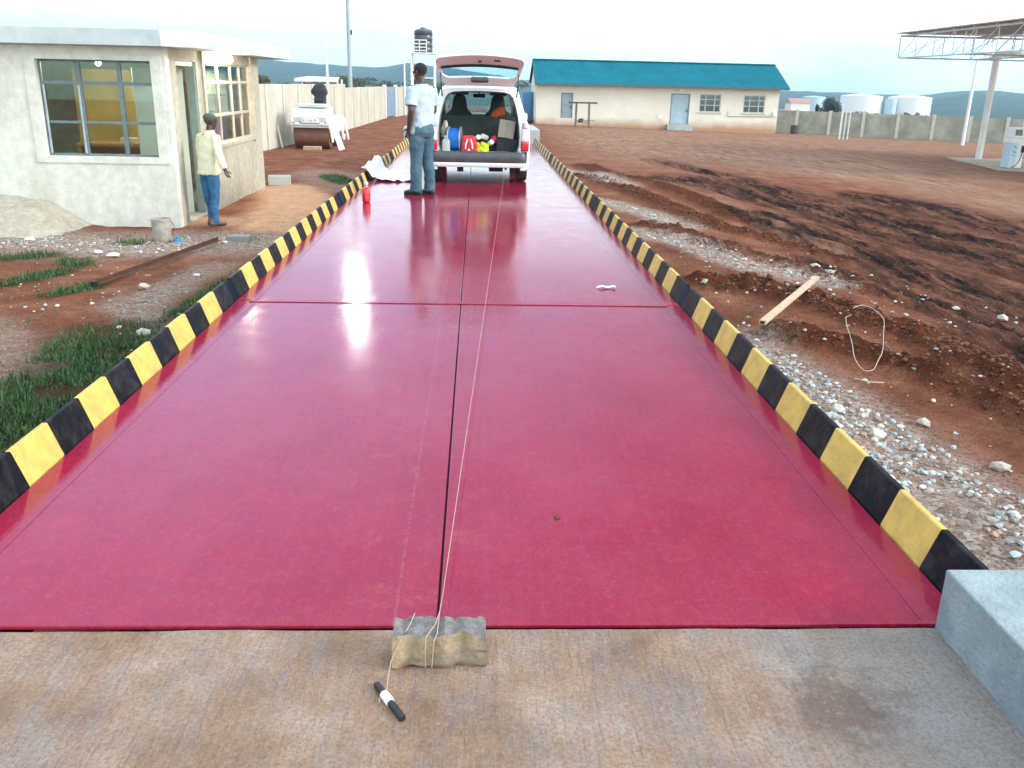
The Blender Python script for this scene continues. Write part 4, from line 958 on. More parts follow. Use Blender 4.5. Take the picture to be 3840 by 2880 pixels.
o = hole.build('rear_window', glassy('tailgate glass', (.60, .80, .86), .04), tgo, smooth=60); weld(o)
mb = MB(); mb.rings([[TG(u, s_, l) for u, l in [(x, -.030 if k else -.012) for x in np.linspace(-.585, .585, 21)]] for k, s_ in ((0, .478), (1, .49), (1, .525), (0, .54))], closed=False); mb.build('wiper_cover', black_pl, tgo)
mb = MB(); y, z = tg_u(.115); mb.box((0, y-.045, z+.035), (.27, .05, .115), rot=Matrix.Rotation(R(-48),3,'X')); mb.build('brake_light_housing', M('brake light housing', (.06,.068,.07), .5), tgo, bevel=.018)
for u, s_, d, nm in ((.26, .75, (.10,.05,.02), 'pull_handle'), (0, .66, (.05,.06,.03), 'latch')):
    mb = MB(); mb.box(TG(u, s_, -.008), d); mb.build(nm, black_pl, tgo, bevel=.008)
for s_ in (-1, 1):
    st_ = MB(); a = Vector((s_*.585, ywarp(.02, 1.30)+.02, 1.335)); c = Vector(TG(s_*.60, .36, -.02)); m_ = a.lerp(c, .5)
    st_.tube([a, m_], .011); st_.tube([m_, c], .006); st_.build('gas_strut', black_pl, car)
for s_ in (-1, 1):
    mb = MB(); mb.box((s_*.835, 2.45, .965), (.09, .10, .12)); mb.box((s_*.80, 2.5, .94), (.06, .05, .04)); mb.build('wing_mirror', car_white if s_ < 0 else car_white, car, bevel=.03)
for s_ in (-1, 1):
    mb = MB(); mb.box((s_*.62, .022, .512), (.03,.02,.03)); mb.build('rubber_stop', steel_grey, car)

# what lies in the boot: each piece a thing of its own
def at(x, y, z): return (CX + x, CY + y, z)
FL = .4855
blue_w = M('blue cable', (.01, .17, .60), .45, var=.25, scale=30)
rl = thing('cable_reel', 'blue cable wound on a reel in the boot of the car', 'cable reel', at(-.385, .30, FL), R(-8))
mb = MB(); mb.lathe((0,0,.19), [(.06,-.085),(.155,-.085),(.165,-.04),(.168,0),(.165,.04),(.155,.085),(.06,.085)], 28, axis='X'); mb.build('cable', blue_w, rl, smooth=50)
for s_ in (-1, 1):
    mb = MB(); mb.lathe((s_*.095,0,.19), [(.176,-.006),(.19,-.006),(.19,.006),(.176,.006)], 30, axis='X')
    for k in range(3): a = k*math.pi/3; mb.tube([(s_*.095, .18*math.cos(a), .19+.18*math.sin(a)), (s_*.095, -.18*math.cos(a), .19-.18*math.sin(a))], .006, 6)
    mb.build('reel_flange', M('reel rim', (.62,.66,.72), .3, .6), rl)
rb = thing('tool_bag', 'red holdall with white handles in the boot of the car', 'bag', at(-.16, .22, FL), 0)
bagr = M('red bag cloth', (.62, .03, .05), .7, var=.15, scale=8)
mb = MB(); mb.torso([(0,0,0,.115,.085),(.02,0,0,.125,.095),(.12,0,0,.120,.09),(.19,0,0,.105,.06),(.23,-.01,0,.09,.035),(.25,-.02,0,.08,.02)], 28, 4); organic(mb, 'bag_body', bagr, rb, .008, 3, .03, .06)
mb = MB(); mb.tube([(-.055,-.098,.05),(-.05,-.108,.12),(-.02,-.090,.20)], .011, 6); mb.tube([(.055,-.098,.05),(.05,-.108,.12),(.03,-.090,.20)], .011, 6); mb.box((0,-.1,.035), (.035,.012,.03)); mb.build('bag_handle', white_paint, rb)
yl = M('fluorescent yellow cloth', (.70, .86, .03), .8, var=.15, scale=10)
mb = MB(); mb.torso([(0,0,0,.085,.07),(.05,0,0,.09,.08),(.11,.01,0,.07,.06),(.15,0,0,.03,.03)], 20, 2); o = organic(mb, 'safety_vest', yl, None, .008, 2, .06, .05); o.location = at(.07, .19, FL); tag(o, 'crumpled fluorescent yellow vest in the boot of the car', 'vest')
mb = MB(); mb.torso([(0,0,0,.035,.05),(.08,0,0,.04,.05),(.15,-.01,0,.03,.03)], 16, 2); o = organic(mb, 'glove', M('orange yellow cloth', (.80,.42,.02), .8), None, .008, 2, .03, .05); o.location = at(-.015, .17, FL); tag(o, 'orange work glove between the red bag and yellow vest', 'glove')
for k, (x, y, z, a, lb) in enumerate(((-.03,.26,.70,.4,'white roll on top beside the red bag in the car boot'), (.085,.27,.715,-.6,'white roll leaning over the yellow vest in the car boot'), (.185,.22,.63,.3,'white roll right of the yellow vest in the car boot'))):
    mb = MB(); mb.lathe((0,0,0), [(.012,-.055),(.038,-.055),(.040,-.04),(.040,.04),(.038,.055),(.012,.055)], 18); o = mb.build('paper_roll', white_paint, smooth=40, loc=at(x, y, z)); o.rotation_euler = (R(70), a, a); tag(o, lb, 'roll', 'white rolls in the car boot')
mb = MB(); mb.box((0,0,0), (.30,.20,.22)); o = mb.build('equipment_case', trim, loc=at(.12, .45, FL + .11), bevel=.02); tag(o, 'black case behind the white rolls in the car boot', 'case')
cb = thing('cardboard_box', 'beige cardboard box tilted in the right of the car boot', 'box', at(.44, .34, .70), 0)
mb = MB(); mb.box((0,0,.14), (.25,.20,.27), rot=Matrix.Rotation(R(8),3,'Y')); mb.build('carton', M('beige cardboard', (.40,.36,.29), .85, var=.08, bmp=.2), cb, bevel=.006)
mb = MB(); mb.box((.0,-.1075,.14), (.03,.002,.24), rot=Matrix.Rotation(R(8),3,'Y')); mb.build('packing_tape', M('tape', (.36,.30,.22), .4), cb)
mb = MB(); mb.box((0,0,0), (.34,.32,.205)); tag(mb.build('equipment_case', trim, loc=at(.45, .36, FL + .103), bevel=.015), 'black case under the cardboard box in the car boot', 'case')
mb = MB(); mb.torso([(0,0,0,.10,.05),(.05,.02,0,.11,.06),(.11,.05,0,.08,.05),(.15,.07,0,.04,.03)], 18, 2); o = organic(mb, 'orange_cloth', M('orange red cloth', (.72,.09,.03), .8, var=.2, scale=9), None, .009, 2, .05, .06); o.location = at(.30, 1.12, 1.005); tag(o, 'orange red cloth lying over the rear seat back of the car', 'cloth')
mb = MB(); mb.torso([(0,0,0,.05,.05),(.06,0,0,.06,.05),(.11,.01,0,.03,.03)], 16, 2); o = organic(mb, 'red_cloth', bagr, None, .008, 2, .03, .05); o.location = at(.235, .32, .62); tag(o, 'small dark red bundle beside the cardboard box in the car boot', 'cloth')
mb = MB(); mb.box((0,0,.006), (.34,.14,.012)); o = mb.build('paper_mat', M('pink paper', (.62,.48,.52), .8, var=.1), loc=at(.32, .15, FL), rz=.05, bevel=.003); tag(o, 'pinkish mat along the right edge of the car boot', 'mat')
mb = MB(); mb.box((0,0,.005), (.18,.12,.01)); o = mb.build('paper_mat', M('white mat', (.70,.68,.72), .8, var=.1), loc=at(-.37, .13, FL), rz=-.1, bevel=.003); tag(o, 'whitish mat under the cable reel in the car boot', 'mat')
jg = thing('jerry_can', 'clear plastic jug in the left corner of the car boot', 'jug', at(-.53, .17, FL), .2)
jm = M('translucent plastic', (.40,.46,.44), .35, var=.2)
mb = MB(); mb.torso([(0,0,0,.062,.05),(.02,0,0,.068,.055),(.16,0,0,.066,.053),(.20,0,0,.04,.035),(.22,0,0,.022,.022)], 20, 4); mb.build('can', jm, jg, smooth=50)
mb = MB(); mb.lathe((0,0,.22), [(.024,.001),(.024,.025)], 12); mb.build('cap', wp, jg)
mb = MB(); mb.torso([(0,0,0,.05,.04),(.1,.0,0,.06,.04),(.2,.01,0,.045,.03),(.25,.02,0,.02,.02)], 16, 2); o = organic(mb, 'rag', M('pale rag', (.58,.54,.46), .9), None, .008, 2, .04, .06); o.location = at(-.56, .36, .70); tag(o, 'pale rag stuffed against the left trim of the car boot', 'rag')
mb = MB(); mb.box((0,0,0), (.16,.22,.21)); tag(mb.build('equipment_case', trim2, loc=at(-.535, .40, FL + .106), bevel=.015), 'dark case behind the plastic jug in the car boot', 'case')

# heap of building sand against the front wall
mb = MB(); N = 40
for j in range(16):
    for i in range(N):
        u = i/(N-1); v_ = j/15; x = -8.6 + 2.75*u; y = 13.1 + 1.2*v_
        h = .43*math.exp(-((x+7.35)/.85)**2) + .16*math.exp(-((x+6.55)/.42)**2)
        h *= min(1, max(0, (y - 13.12)/.85))**.8 * (.75 + .5*float(fbm(np.array([x*2.3]), np.array([y*2.3]), 61)[0])); h *= min(1, u*6, (1-u)*5)
        mb.v.append((x, y, gz(x, y) - .03 + h + .02*float(fbm(np.array([x*11]), np.array([y*11]), 62)[0])*min(1, h*8)))
for j in range(15):
    for i in range(N-1): mb.f.append((j*N+i, j*N+i+1, (j+1)*N+i+1, (j+1)*N+i)); mb.m.append(0)
o = mb.build('sand_heap', M('building sand', (.40,.36,.29), .95, var=.2, scale=11, bmp=.6, bscale=38, bdist=.02, dirt=(.29,.25,.20), dscale=4, damt=.6), smooth=180); tag(o, 'low heap of beige building sand against the front wall of the guard house', 'heap')

# ------------------------------------------------------------------ grass, gravel and clods (nobody could count these)
g = np.random.RandomState(5)
m_grass, nt, b = base_mat('grass blade'); gv = coords(nt, world=True)
nt.links.new(ramp(nt, noise(nt, gv, 5, 4), [(.3, (.035, .085, .022)), (.55, (.052, .125, .036)), (.8, (.15, .18, .05))]), b.inputs['Base Color']); b.inputs['Roughness'].default_value = .7
def scatter_pts(zones, n, keep=.35, xmin=-99, xmax=99):
    P = []
    for pts, wd in zones:
        pa = np.array(pts); seg = np.hypot(*(pa[1:]-pa[:-1]).T); tot = seg.sum(); k = int(n*(tot+wd)*wd)
        t = g.rand(k)*tot; c = np.concatenate([[0], np.cumsum(seg)]); i = np.clip(np.searchsorted(c, t) - 1, 0, len(seg)-1)
        f = (t - c[i])/seg[i]; q = pa[i] + (pa[i+1]-pa[i])*f[:, None]
        ang = g.rand(k)*6.283; r = wd*1.25*np.sqrt(g.rand(k)); q = q + np.column_stack([np.cos(ang)*r, np.sin(ang)*r])
        P.append(q)
    P = np.concatenate(P); return P[(P[:, 0] > xmin)*(P[:, 0] < xmax)*~((P[:, 0] > -1.86)*(P[:, 0] < 1.64)*(P[:, 1] < 25))*(P[:, 1] > .5)*~((P[:, 0] > -9.6)*(P[:, 0] < GX)*(P[:, 1] > GY)*(P[:, 1] < GE))]
P = scatter_pts([(p, q*.8) for p, q in GRASSP], 4600); den = fbm(P[:, 0]*3.2, P[:, 1]*3.2, 8); P = P[den > .36]
loose = np.column_stack([g.uniform(-7, -2, 900), g.uniform(5, 13.6, 900)]); P = np.vstack([P, loose[fbm(loose[:, 0]*2, loose[:, 1]*2, 55) > .58]])
Zp = gz_arr(P[:, 0], P[:, 1]); mb = MB()
for (x, y), z in zip(P, Zp):
    a = g.rand()*6.28; h = .018 + .085*g.rand()**2.2; l = g.uniform(.0, .05); wd = g.uniform(.003, .009); ca, sa = math.cos(a), math.sin(a)
    b0 = (x - sa*wd, y + ca*wd, z-.005); b1 = (x + sa*wd, y - ca*wd, z-.005)
    mx, my = x + ca*l*.4, y + sa*l*.4
    mb.add([b0, b1, (mx + sa*wd*.8, my - ca*wd*.8, z + h*.6), (mx - sa*wd*.8, my + ca*wd*.8, z + h*.6), (x + ca*l, y + sa*l, z + h)], [(0,1,2,3), (3,2,4)])
tag(mb.build('grass', m_grass), 'short patchy grass beside the left rail', 'grass', kind='stuff')
def scatter_rocks(name, label, zones, n, smin, smax, mats, seed, sq=(1,.85,.6), thin=None, power=2.5):
    P = scatter_pts(zones, n)
    if thin is not None: P = P[fbm(P[:, 0]*2.5, P[:, 1]*2.5, seed) > thin]
    Zp = gz_arr(P[:, 0], P[:, 1]); mb = MB()
    for i, ((x, y), z) in enumerate(zip(P, Zp)):
        s = smin + (smax - smin)*g.rand()**power
        mb.rock((x, y, z + s*.12), s, seed*1000 + i, sq, m=int(g.randint(len(mats))), jit=.34)
    tag(mb.build(name, mats), label, name, kind='stuff'); return len(P)
gm = [M('gravel pale', (.52,.50,.46), .9, var=.25, scale=9, world=True), M('gravel grey', (.30,.30,.30), .9, var=.3, scale=9, world=True), M('gravel bluish', (.36,.41,.44), .9, var=.25, scale=9, world=True), M('gravel stained', (.34,.23,.17), .9, var=.25, scale=9, world=True)]
scatter_rocks('gravel', 'pale crushed stone along the right rail and by the guard house',
    [([(2.0,6.7),(2.15,5.5),(2.3,4.6),(2.4,3.8),(2.6,2.4)], .38)]*3 + [(PALE[0][0], .15), (PALE[1][0], .15), (PALE[2][0], .18), ([(-7.5,12.9),(-5.0,12.6),(-3.9,12.9)], .45)], 520, .006, .030, gm, 11, thin=.36)
scatter_rocks('loose_chippings', 'small pale chippings strewn over the soil', [([(2.2,9),(2.6,7),(3.0,5),(3.3,3)], 1.0), ([(-3,8.4),(-4,9.5),(-5,11)], .9), ([(3,12),(4.6,9),(5,6)], 1.2)], 34, .006, .028, gm, 12)
cmats = [M('clod red', (.17,.058,.026), .95, var=.35, scale=9, world=True), M('clod brown', (.10,.040,.024), .95, var=.35, scale=9, world=True), M('clod dark', (.045,.026,.018), .95, var=.35, scale=9, world=True)]
scatter_rocks('soil_clods', 'crumbly red soil clods on the berm and ruts', [(BERM, .24)]*2 + [(BERM2, .16), (REDS[0][0], .34), (REDS[1][0], .30)], 1000, .005, .024, cmats[:2], 13, (1,.9,.75), .34)
scatter_rocks('mud_clods', 'dark lumpy mud clods between the wheel ruts', [(p, q*.9) for p, q in DARK[:3]] + [(DARK[4][0], .9)], 24, .006, .034, cmats[1:], 14, (1.1,.9,.6), .40)

# ------------------------------------------------------------------ leaf crowns
def leaf_mat(name, c):
    m, nt, b = base_mat(name); v = coords(nt, world=True)
    nt.links.new(ramp(nt, noise(nt, v, 1.4, 5, .7), [(.3, tuple(x*.55 for x in c)), (.55, c), (.8, tuple(min(1, x*1.7) for x in c))]), b.inputs['Base Color'])
    b.inputs['Roughness'].default_value = .75; return m
def plant(name, label, cat, loc, r, n, leaf, mat, trunk=None, seed=1, group=None):
    """crown of many small leaf faces in uneven clumps, on a branched trunk"""
    q = random.Random(seed); t = thing(name, label, cat, loc, 0, group); mb = MB()
    cl = [(Vector((q.gauss(0, .45), q.gauss(0, .45), q.gauss(0, .38))), q.uniform(.28, .55)) for _ in range(14)]
    h0 = trunk or 0
    for i in range(n):
        c, s = q.choice(cl); d = Vector((q.gauss(0, 1), q.gauss(0, 1), q.gauss(0, 1))).normalized() * s * q.uniform(.55, 1.0)
        p = c + d
        if p.length > 1.12: p *= 1.12 / p.length
        P_ = Vector((p.x*r[0], p.y*r[1], max(p.z*r[2], -r[2]*.92) + h0 + r[2]*.92))
        a = Vector((q.gauss(0,1), q.gauss(0,1), q.gauss(0,1))).normalized(); b_ = a.orthogonal().normalized(); s_ = leaf*q.uniform(.6, 1.3)
        mb.add([P_ - a*s_, P_ + b_*s_*.5, P_ + a*s_, P_ - b_*s_*.5], [(0,1,2,3)])
    mb.build('crown', mat, t)
    tk = MB(); top = h0 + r[2]*1.1; rb_ = max(.03, .07*r[0])
    tk.tube([(0,0,-.3),(.03*r[0],0,top*.4),(0,.04*r[0],top*.8)], [rb_*1.3, rb_, rb_*.5], 7)
    for k in range(5):
        a = k*1.26; tk.tube([(.02,0,top*.35+.05*k), (math.cos(a)*r[0]*.35, math.sin(a)*r[1]*.35, top*.62+.05*k), (math.cos(a)*r[0]*.62, math.sin(a)*r[1]*.62, top*.85)], [rb_*.6, rb_*.4, rb_*.15], 5)
    tk.build('trunk', M('bark', (.10,.075,.055), .9), t); return t
lf_dark = leaf_mat('dark foliage', (.022, .030, .026)); lf_green = leaf_mat('green foliage', (.040, .068, .024)); lf_olive = leaf_mat('olive foliage', (.075, .080, .038))

# ------------------------------------------------------------------ boundary walls
def wall_run(name, label, cat, pts, h, post_h, n, mat, pmat, thick=.12, pw_=.16, out=1):
    a, c = Vector((*pts[0], 0)), Vector((*pts[1], 0)); d = c - a; z0 = float(gz0(*pts[0])); z1 = float(gz0(*pts[1])); ang = math.atan2(d.y, d.x)
    t = thing(name, label, cat, (a.x, a.y, z0), ang); nx_ = Vector((-d.y, d.x, 0)).normalized()
    for k in range(n):
        x0, x1 = d.length*k/n, d.length*(k+1)/n; za, zb_ = (z1-z0)*k/n, (z1-z0)*(k+1)/n
        mb = MB(); mb.prism([(x0+pw_/2, za-.4), (x1-pw_/2, zb_-.4), (x1-pw_/2, zb_+h), (x0+pw_/2, za+h)], 'Y', -thick/2, thick/2); mb.build('panel', mat, t)
    for k in range(n + 1):
        x = d.length*k/n; z = (z1-z0)*k/n; mb = MB(); mb.span((x-pw_/2, -thick*.9, z-.4), (x+pw_/2, thick*.9, z+post_h)); mb.build('post', pmat, t)
    return t
post_w = M('pale wall post', (.56,.53,.46), .9, var=.1)
wall_run('boundary_wall', 'taller near stretch of cream precast concrete wall behind the road roller', 'wall', ((-7.62, 20.0), (-6.35, 44.5)), 2.10, 2.10, 11, wallcon, post_w)
wall_run('boundary_wall', 'lower far stretch of cream precast concrete wall before the blue gate', 'wall', ((-6.33, 44.6), (-5.95, 60.0)), 1.93, 1.95, 6, wallcon, post_w)
gt = thing('metal_gate', 'grey blue sheet metal gate at the far end of the cream wall', 'gate', (-5.95, 60.4, -.75), math.atan2(2.9, .45))
bl_m = M('grey blue sheet', (.26,.34,.42), .5, .2, var=.12, scale=3)
for k in range(2):
    mb = MB(); x0 = .1 + k*1.38
    for i in range(12): mb.box((x0 + .055 + i*.112, 0, 1.0), (.104, .03 + .02*(i % 2), 1.85))
    mb.build('gate_leaf', bl_m, gt)
for x in (0, 2.9):
    mb = MB(); mb.span((x-.1,-.1,-.3), (x+.1,.1,2.05)); mb.build('gate_post', white_paint, gt)
wall_run('boundary_wall', 'short cream wall end right of the blue gate', 'wall', ((-5.42, 63.5), (-5.1, 68.5)), 1.9, 1.95, 2, wallcon, post_w)
wall_run('boundary_wall', 'long grey weathered wall with pale posts behind the canopy at right', 'wall', ((19.6, 62.6), (38.5, 53.5)), 1.42, 1.50, 10, greycon, post_w, .14, .2)

# ------------------------------------------------------------------ poles, shelter, water tower
def pole(name, label, x, y, z0, h, r0, r1, mat, lamp=None, group=None):
    t = thing(name, label, 'pole', (x, y, z0), 0, group); mb = MB(); mb.lathe((0,0,0), [(r0,-.3),(r0,0),(r1,h)], 12); mb.build('shaft', mat, t, smooth=60)
    return t
pole('mast', 'thin white mast rising behind the cream wall and shelter', -7.1, 41.5+3.4, -.75, 3.85, .085, .05, white_paint)
up_ = pole('floodlight_pole', 'tall grey utility pole rising out of the picture at upper left', -8.32, 62.0, -.75, 14.4, .15, .085, M('grey pole', (.34,.40,.42), .8, var=.15))
mb = MB(); mb.box((.18,0,5.2),(.09,.10,.28)); mb.build('junction_box', black_pl, up_)
mb = MB(); mb.box((0,-.3,14.2),(.9,.25,.5)); mb.build('floodlight_housing', black_pl, up_, bevel=.03)
mb = MB(); mb.box((0,-.44,14.2),(.8,.02,.42)); mb.build('floodlight_lens', emit('floodlight lens', (1,.97,.92), 170), up_)
for x, y, h, lb in ((-5.08, 66.0, 4.15, 'slender white pole left of the water tower'),):
    pole('flagpole', lb, x, y, -.75, h, .07, .05, white_paint)
sh = thing('shelter', 'white roofed shelter showing above the cream wall', 'shelter', (-7.75, 46.5, -.75))
mb = MB(); mb.prism([(-1.05,-.9),(1.05,-.9),(.85,.9),(-.75,.9)], 'Z', 2.27, 2.31); mb.v = [(x, y, z + (.10 if y > 0 else 0)) for x, y, z in mb.v]
mb.span((-1.05,-.93,2.17),(1.05,-.9,2.3)); mb.build('roof', white_paint, sh)
for x in (-.72, .98):
    for y in (-.7, .7): mb = MB(); mb.tube([(x,y,-.2),(x,y,2.3)], .05); mb.build('post', white_paint, sh)
mb = MB(); mb.span((-.8,.2,-.2),(.8,.3,2.1)); mb.build('back_screen', M('screen brown', (.16,.12,.09), .9), sh)
wt = thing('water_tower', 'white steel tower carrying the black water tank', 'tower', (-3.82, 67.0, -.75))
for x in (-.80, .80):
    for y in (-.7, .7): mb = MB(); mb.tube([(x,y,-.3),(x,y,4.2)], .06); mb.build('leg', white_paint, wt)
mb = MB(); mb.span((-.92,-.8,4.13),(.92,.8,4.21)); mb.build('platform', white_paint, wt)
mb = MB()
for z in (.9, 2.5): mb.span((-.8,-.73,z),(.8,-.67,z+.08)); mb.span((-.83,-.7,z),(-.77,.7,z+.08)); mb.span((.77,-.7,z),(.83,.7,z+.08))
mb.tube([(-.78,-.7,2.6),(.1,-.7,4.1)], .035); mb.build('brace', white_paint, wt)
mb = MB()
for z in (4.30, 4.52, 4.74, 4.98): mb.span((-.70,-.79,z),(.28,-.74,z+.07))
for x in (-.68, -.22, .27): mb.span((x-.03,-.80,4.22),(x+.04,-.73,5.05))
mb.build('railing', white_paint, wt)
mb = MB()
mb.lathe((0,0,0), [(.62,0),(.645,.04),(.645,.30),(.63,.33),(.645,.36),(.645,.70),(.63,.73),(.645,.76),(.645,1.10),(.63,1.13),(.645,1.16),(.64,1.42),(.55,1.52),(.22,1.58),(.20,1.66),(.05,1.67)], 30)
tag(mb.build('water_tank', M('black tank', (.045,.048,.060), .28, var=.15, coat=.3), smooth=40, loc=(-3.80, 67.0, 3.462)), 'black plastic water tank on the white steel tower', 'tank')
pole('stay_post', 'short thick dark post beside the car far behind', 2.6, 63, -.85, 1.7, .2, .2, lf_dark) if False else None

# ------------------------------------------------------------------ road roller
rr_ = thing('road_roller', 'small white tandem road roller with rusty drum before the cream wall', 'road roller', (-5.70, 32.0, -.75), R(-3))
pgrey = M('pale grey paint', (.56,.60,.60), .5, var=.06)
def drum(y, nm='drum'):
    mb = MB(); mb.lathe((0,y,.37), [(.30,-.60),(.365,-.60),(.37,-.58),(.37,.58),(.365,.60),(.30,.60)], 40, axis='X'); mb.lathe((0,y,.37), [(.05,-.585),(.30,-.585)], 20, axis='X'); return mb.build(nm, M('rolled drum', (.20,.085,.05), .55, .3, var=.25, scale=4, dirt=(.12,.055,.035), dscale=5), rr_, smooth=40)
drum(.40); drum(2.0)
mb = MB(); mb.box((0,-.04,.80),(1.34,.10,.05)); mb.box((0,-.02,.735),(1.28,.09,.06)); mb.build('scraper_bar', pgrey, rr_, bevel=.008)
mb = MB()
mb.span((-.68,.02,.86),(-.60,.12,1.06)); mb.span((.52,.02,.86),(.60,.12,1.06)); mb.span((-.68,.02,1.02),(.60,.12,1.07)); mb.span((-.32,.02,.86),(.28,.12,1.02))
mb.prism([(.02,1.07),(.10,1.32),(1.1,1.36),(1.1,.80),(.13,.80)], 'X', -.60, .55); mb.build('bonnet', white_paint, rr_, bevel=.015)
mb = MB(); mb.box((0,.55,1.42),(1.0,.7,.12)); mb.build('water_tank_cover', pgrey, rr_, bevel=.03)
for x, w_ in ((-.46,.26),(.40,.22)):
    mb = MB(); mb.box((x,.115,.945),(w_,.05,.13)); mb.build('headlight', M('lamp lens', (.13,.14,.13), .2), rr_, bevel=.01)
    mb = MB(); mb.box((x,-.06,.845),(.14,.10,.09)); mb.build('lamp_bracket', white_paint, rr_, bevel=.01)
# raised letters on the front plate
lt = MB(); lw = .012
def strokes(x, segs, s=.075):
    for (a0, b0), (a1, b1) in segs:
        p, q = Vector((x + a0*s, .016, .905 + b0*s)), Vector((x + a1*s, .016, .905 + b1*s)); d = q - p
        lt.box((p + q)/2, (lw, .004, d.length + lw), rot=Matrix.Rotation(math.atan2(d.x, d.z), 3, 'Y'))
strokes(-.27, [((.7,.9),(.2,.9)),((.2,.9),(0,.5)),((0,.5),(.2,0)),((.2,0),(.7,.1)),((.7,.1),(.7,.45)),((.7,.45),(.4,.45))])
strokes(-.13, [((.3,0),(.3,.95))])
strokes(-.02, [((0,0),(0,.6)),((0,.6),(.4,.6)),((.4,.6),(.4,0)),((.4,.6),(.8,.6)),((.8,.6),(.8,0))])
strokes(.13, [((0,.9),(.8,.9)),((.8,.9),(.8,.5)),((.8,.5),(.45,0)),((.45,0),(0,.5)),((0,.5),(0,.9))])
lt.build('lettering', M('grey lettering', (.22,.26,.26), .6), rr_)
for s_ in (-1, 1):
    mb = MB(); mb.prism([(-.05,.70),(.10,.86),(.75,.86),(.85,.70),(.50,.20),(.30,.20)], 'X', s_*.63, s_*.67); mb.build('drum_yoke', white_paint, rr_, bevel=.01)
mb = MB(); mb.prism([(1.1,.5),(1.1,1.0),(1.5,1.05),(2.6,1.05),(2.6,.55),(1.8,.5)], 'X', -.55, .62); mb.build('rear_frame', white_paint, rr_, bevel=.015)
for s_ in (1,):
    mb = MB()
    for y, dx in ((.9,.0),(1.2,.10),(1.5,.2)): mb.box((.74+dx, y, .62),(.07,.06,.75), rot=Matrix.Rotation(R(-9),3,'Y'))
    mb.build('side_step', white_paint, rr_, bevel=.01)
mb = MB(); mb.torso([(0,0,0,.22,.20),(.08,0,0,.23,.20),(.10,0,.08,.22,.10),(.35,0,.12,.21,.07),(.47,-.03,.12,.30,.09),(.55,-.03,.12,.29,.10),(.72,0,.12,.20,.09),(.80,0,.12,.08,.04)], 24, 3)
mb.build('seat', M('black seat', (.020,.022,.030), .6, var=.2), rr_, smooth=60, loc=(.10, 1.15, 1.36))
mb = MB(); mb.lathe((.05,.98,1.62), [(.15,-.01),(.165,0),(.15,.01)], 20); mb.tube([(.05,.98,1.62),(.05,.9,1.3)], .02); mb.build('steering_wheel', black_pl, rr_)
mb = MB(); mb.box((0,0,0),(.60,.22,.13)); tag(mb.build('wooden_chock', wood, loc=(-5.60, 31.60, -.70), bevel=.01, rz=R(-3)), 'pale timber chock under the drum of the road roller', 'chock')
o = MB(); o.box((0,0,0),(.20,.05,1.0)); o = o.build('plank', white_paint, loc=(-4.72, 31.5, -.33), bevel=.01); o.rotation_euler = (R(-30), R(-24), 0); tag(o, 'short white plank leaning at the right side of the road roller', 'plank')
o = MB(); o.box((0,0,0),(.05,.04,.95)); o = o.build('plank', white_paint, loc=(-6.85, 32.4, -.35), bevel=.005); o.rotation_euler = (R(-8), R(-12), 0); tag(o, 'narrow white strip leaning left of the road roller near the wall', 'plank')
mb = MB(); mb.box((0,0,.09),(.34,.25,.18)); tag(mb.build('building_block', white_paint, loc=(-5.62, 38.5, -.77), bevel=.01, rz=.2), 'whitish block lying before the cream wall right of the roller', 'block')

# ------------------------------------------------------------------ long building with the teal roof
TX0, TX1, TY0, TY1 = 3.69, 19.08, 58.5, 64.2
lh = thing('long_building', 'long low beige building with a teal sheet roof beyond the yard', 'building', (TX0, TY0, -1.1))
def T3(x, y, z): return (x-TX0, y-TY0, z+1.1)
def tsp(mb, a, b, m=0): mb.span(T3(*a), T3(*b), m)
beige, nt, b = base_mat('beige render with soil splash'); v = coords(nt)
c = ramp(nt, noise(nt, v, .7, 7, .65), [(.3, (.70,.65,.53)), (.7, (.80,.77,.68))])
sz = nt.nodes.new('ShaderNodeSeparateXYZ'); nt.links.new(v, sz.inputs[0])
spl = ramp(nt, math_(nt, 'ADD', sz.outputs[2], math_(nt, 'MULTIPLY', noise(nt, v, 1.2, 6, .6), .55)), [(.45, (1,)*3), (1.0, (0,)*3)])
nt.links.new(mixc(nt, spl, c, (.46,.26,.15)), b.inputs['Base Color']); b.inputs['Roughness'].default_value = .92; bump(nt, b, noise(nt, v, 8, 6, .7), .3, .03)
OPEN = [(5.26,6.0,-.43,1.07),(12.2,13.4,-.68,1.17),(14.02,15.38,.10,1.17),(16.83,18.2,.10,1.15)]
mb = MB(); x = TX0
for a0, a1, z0, z1 in OPEN:
    tsp(mb, (x, TY0, -1.5), (a0, TY0+.2, 1.66)); tsp(mb, (a0, TY0, -1.5), (a1, TY0+.2, z0)); tsp(mb, (a0, TY0, z1), (a1, TY0+.2, 1.66)); x = a1
tsp(mb, (x, TY0, -1.5), (TX1, TY0+.2, 1.66)); mb.build('front_wall', beige, lh)
mb = MB()
for xa in (TX0, TX1-.2): mb.prism([T3(0,TY0+.2,-1.5)[1:], T3(0,TY1,-1.5)[1:], T3(0,TY1,1.66)[1:], T3(0,(TY0+TY1)/2,2.9)[1:], T3(0,TY0+.2,1.66)[1:]], 'X', xa-TX0, xa-TX0+.2)
tsp(mb, (TX0+.2, TY1-.2, -1.5), (TX1-.2, TY1, 1.66)); mb.build('wall', beige, lh)
teal = M('teal roof sheet', (.002,.135,.185), .8, var=.18, scale=.9, dirt=(.004,.18,.24), dscale=.5)
teal.node_tree.nodes['Principled BSDF'].inputs['Specular IOR Level'].default_value = .12
mb = MB(); yr = (TY0+TY1)/2; x0r, x1r = TX0-.12, TX1+.42; nrib = 110
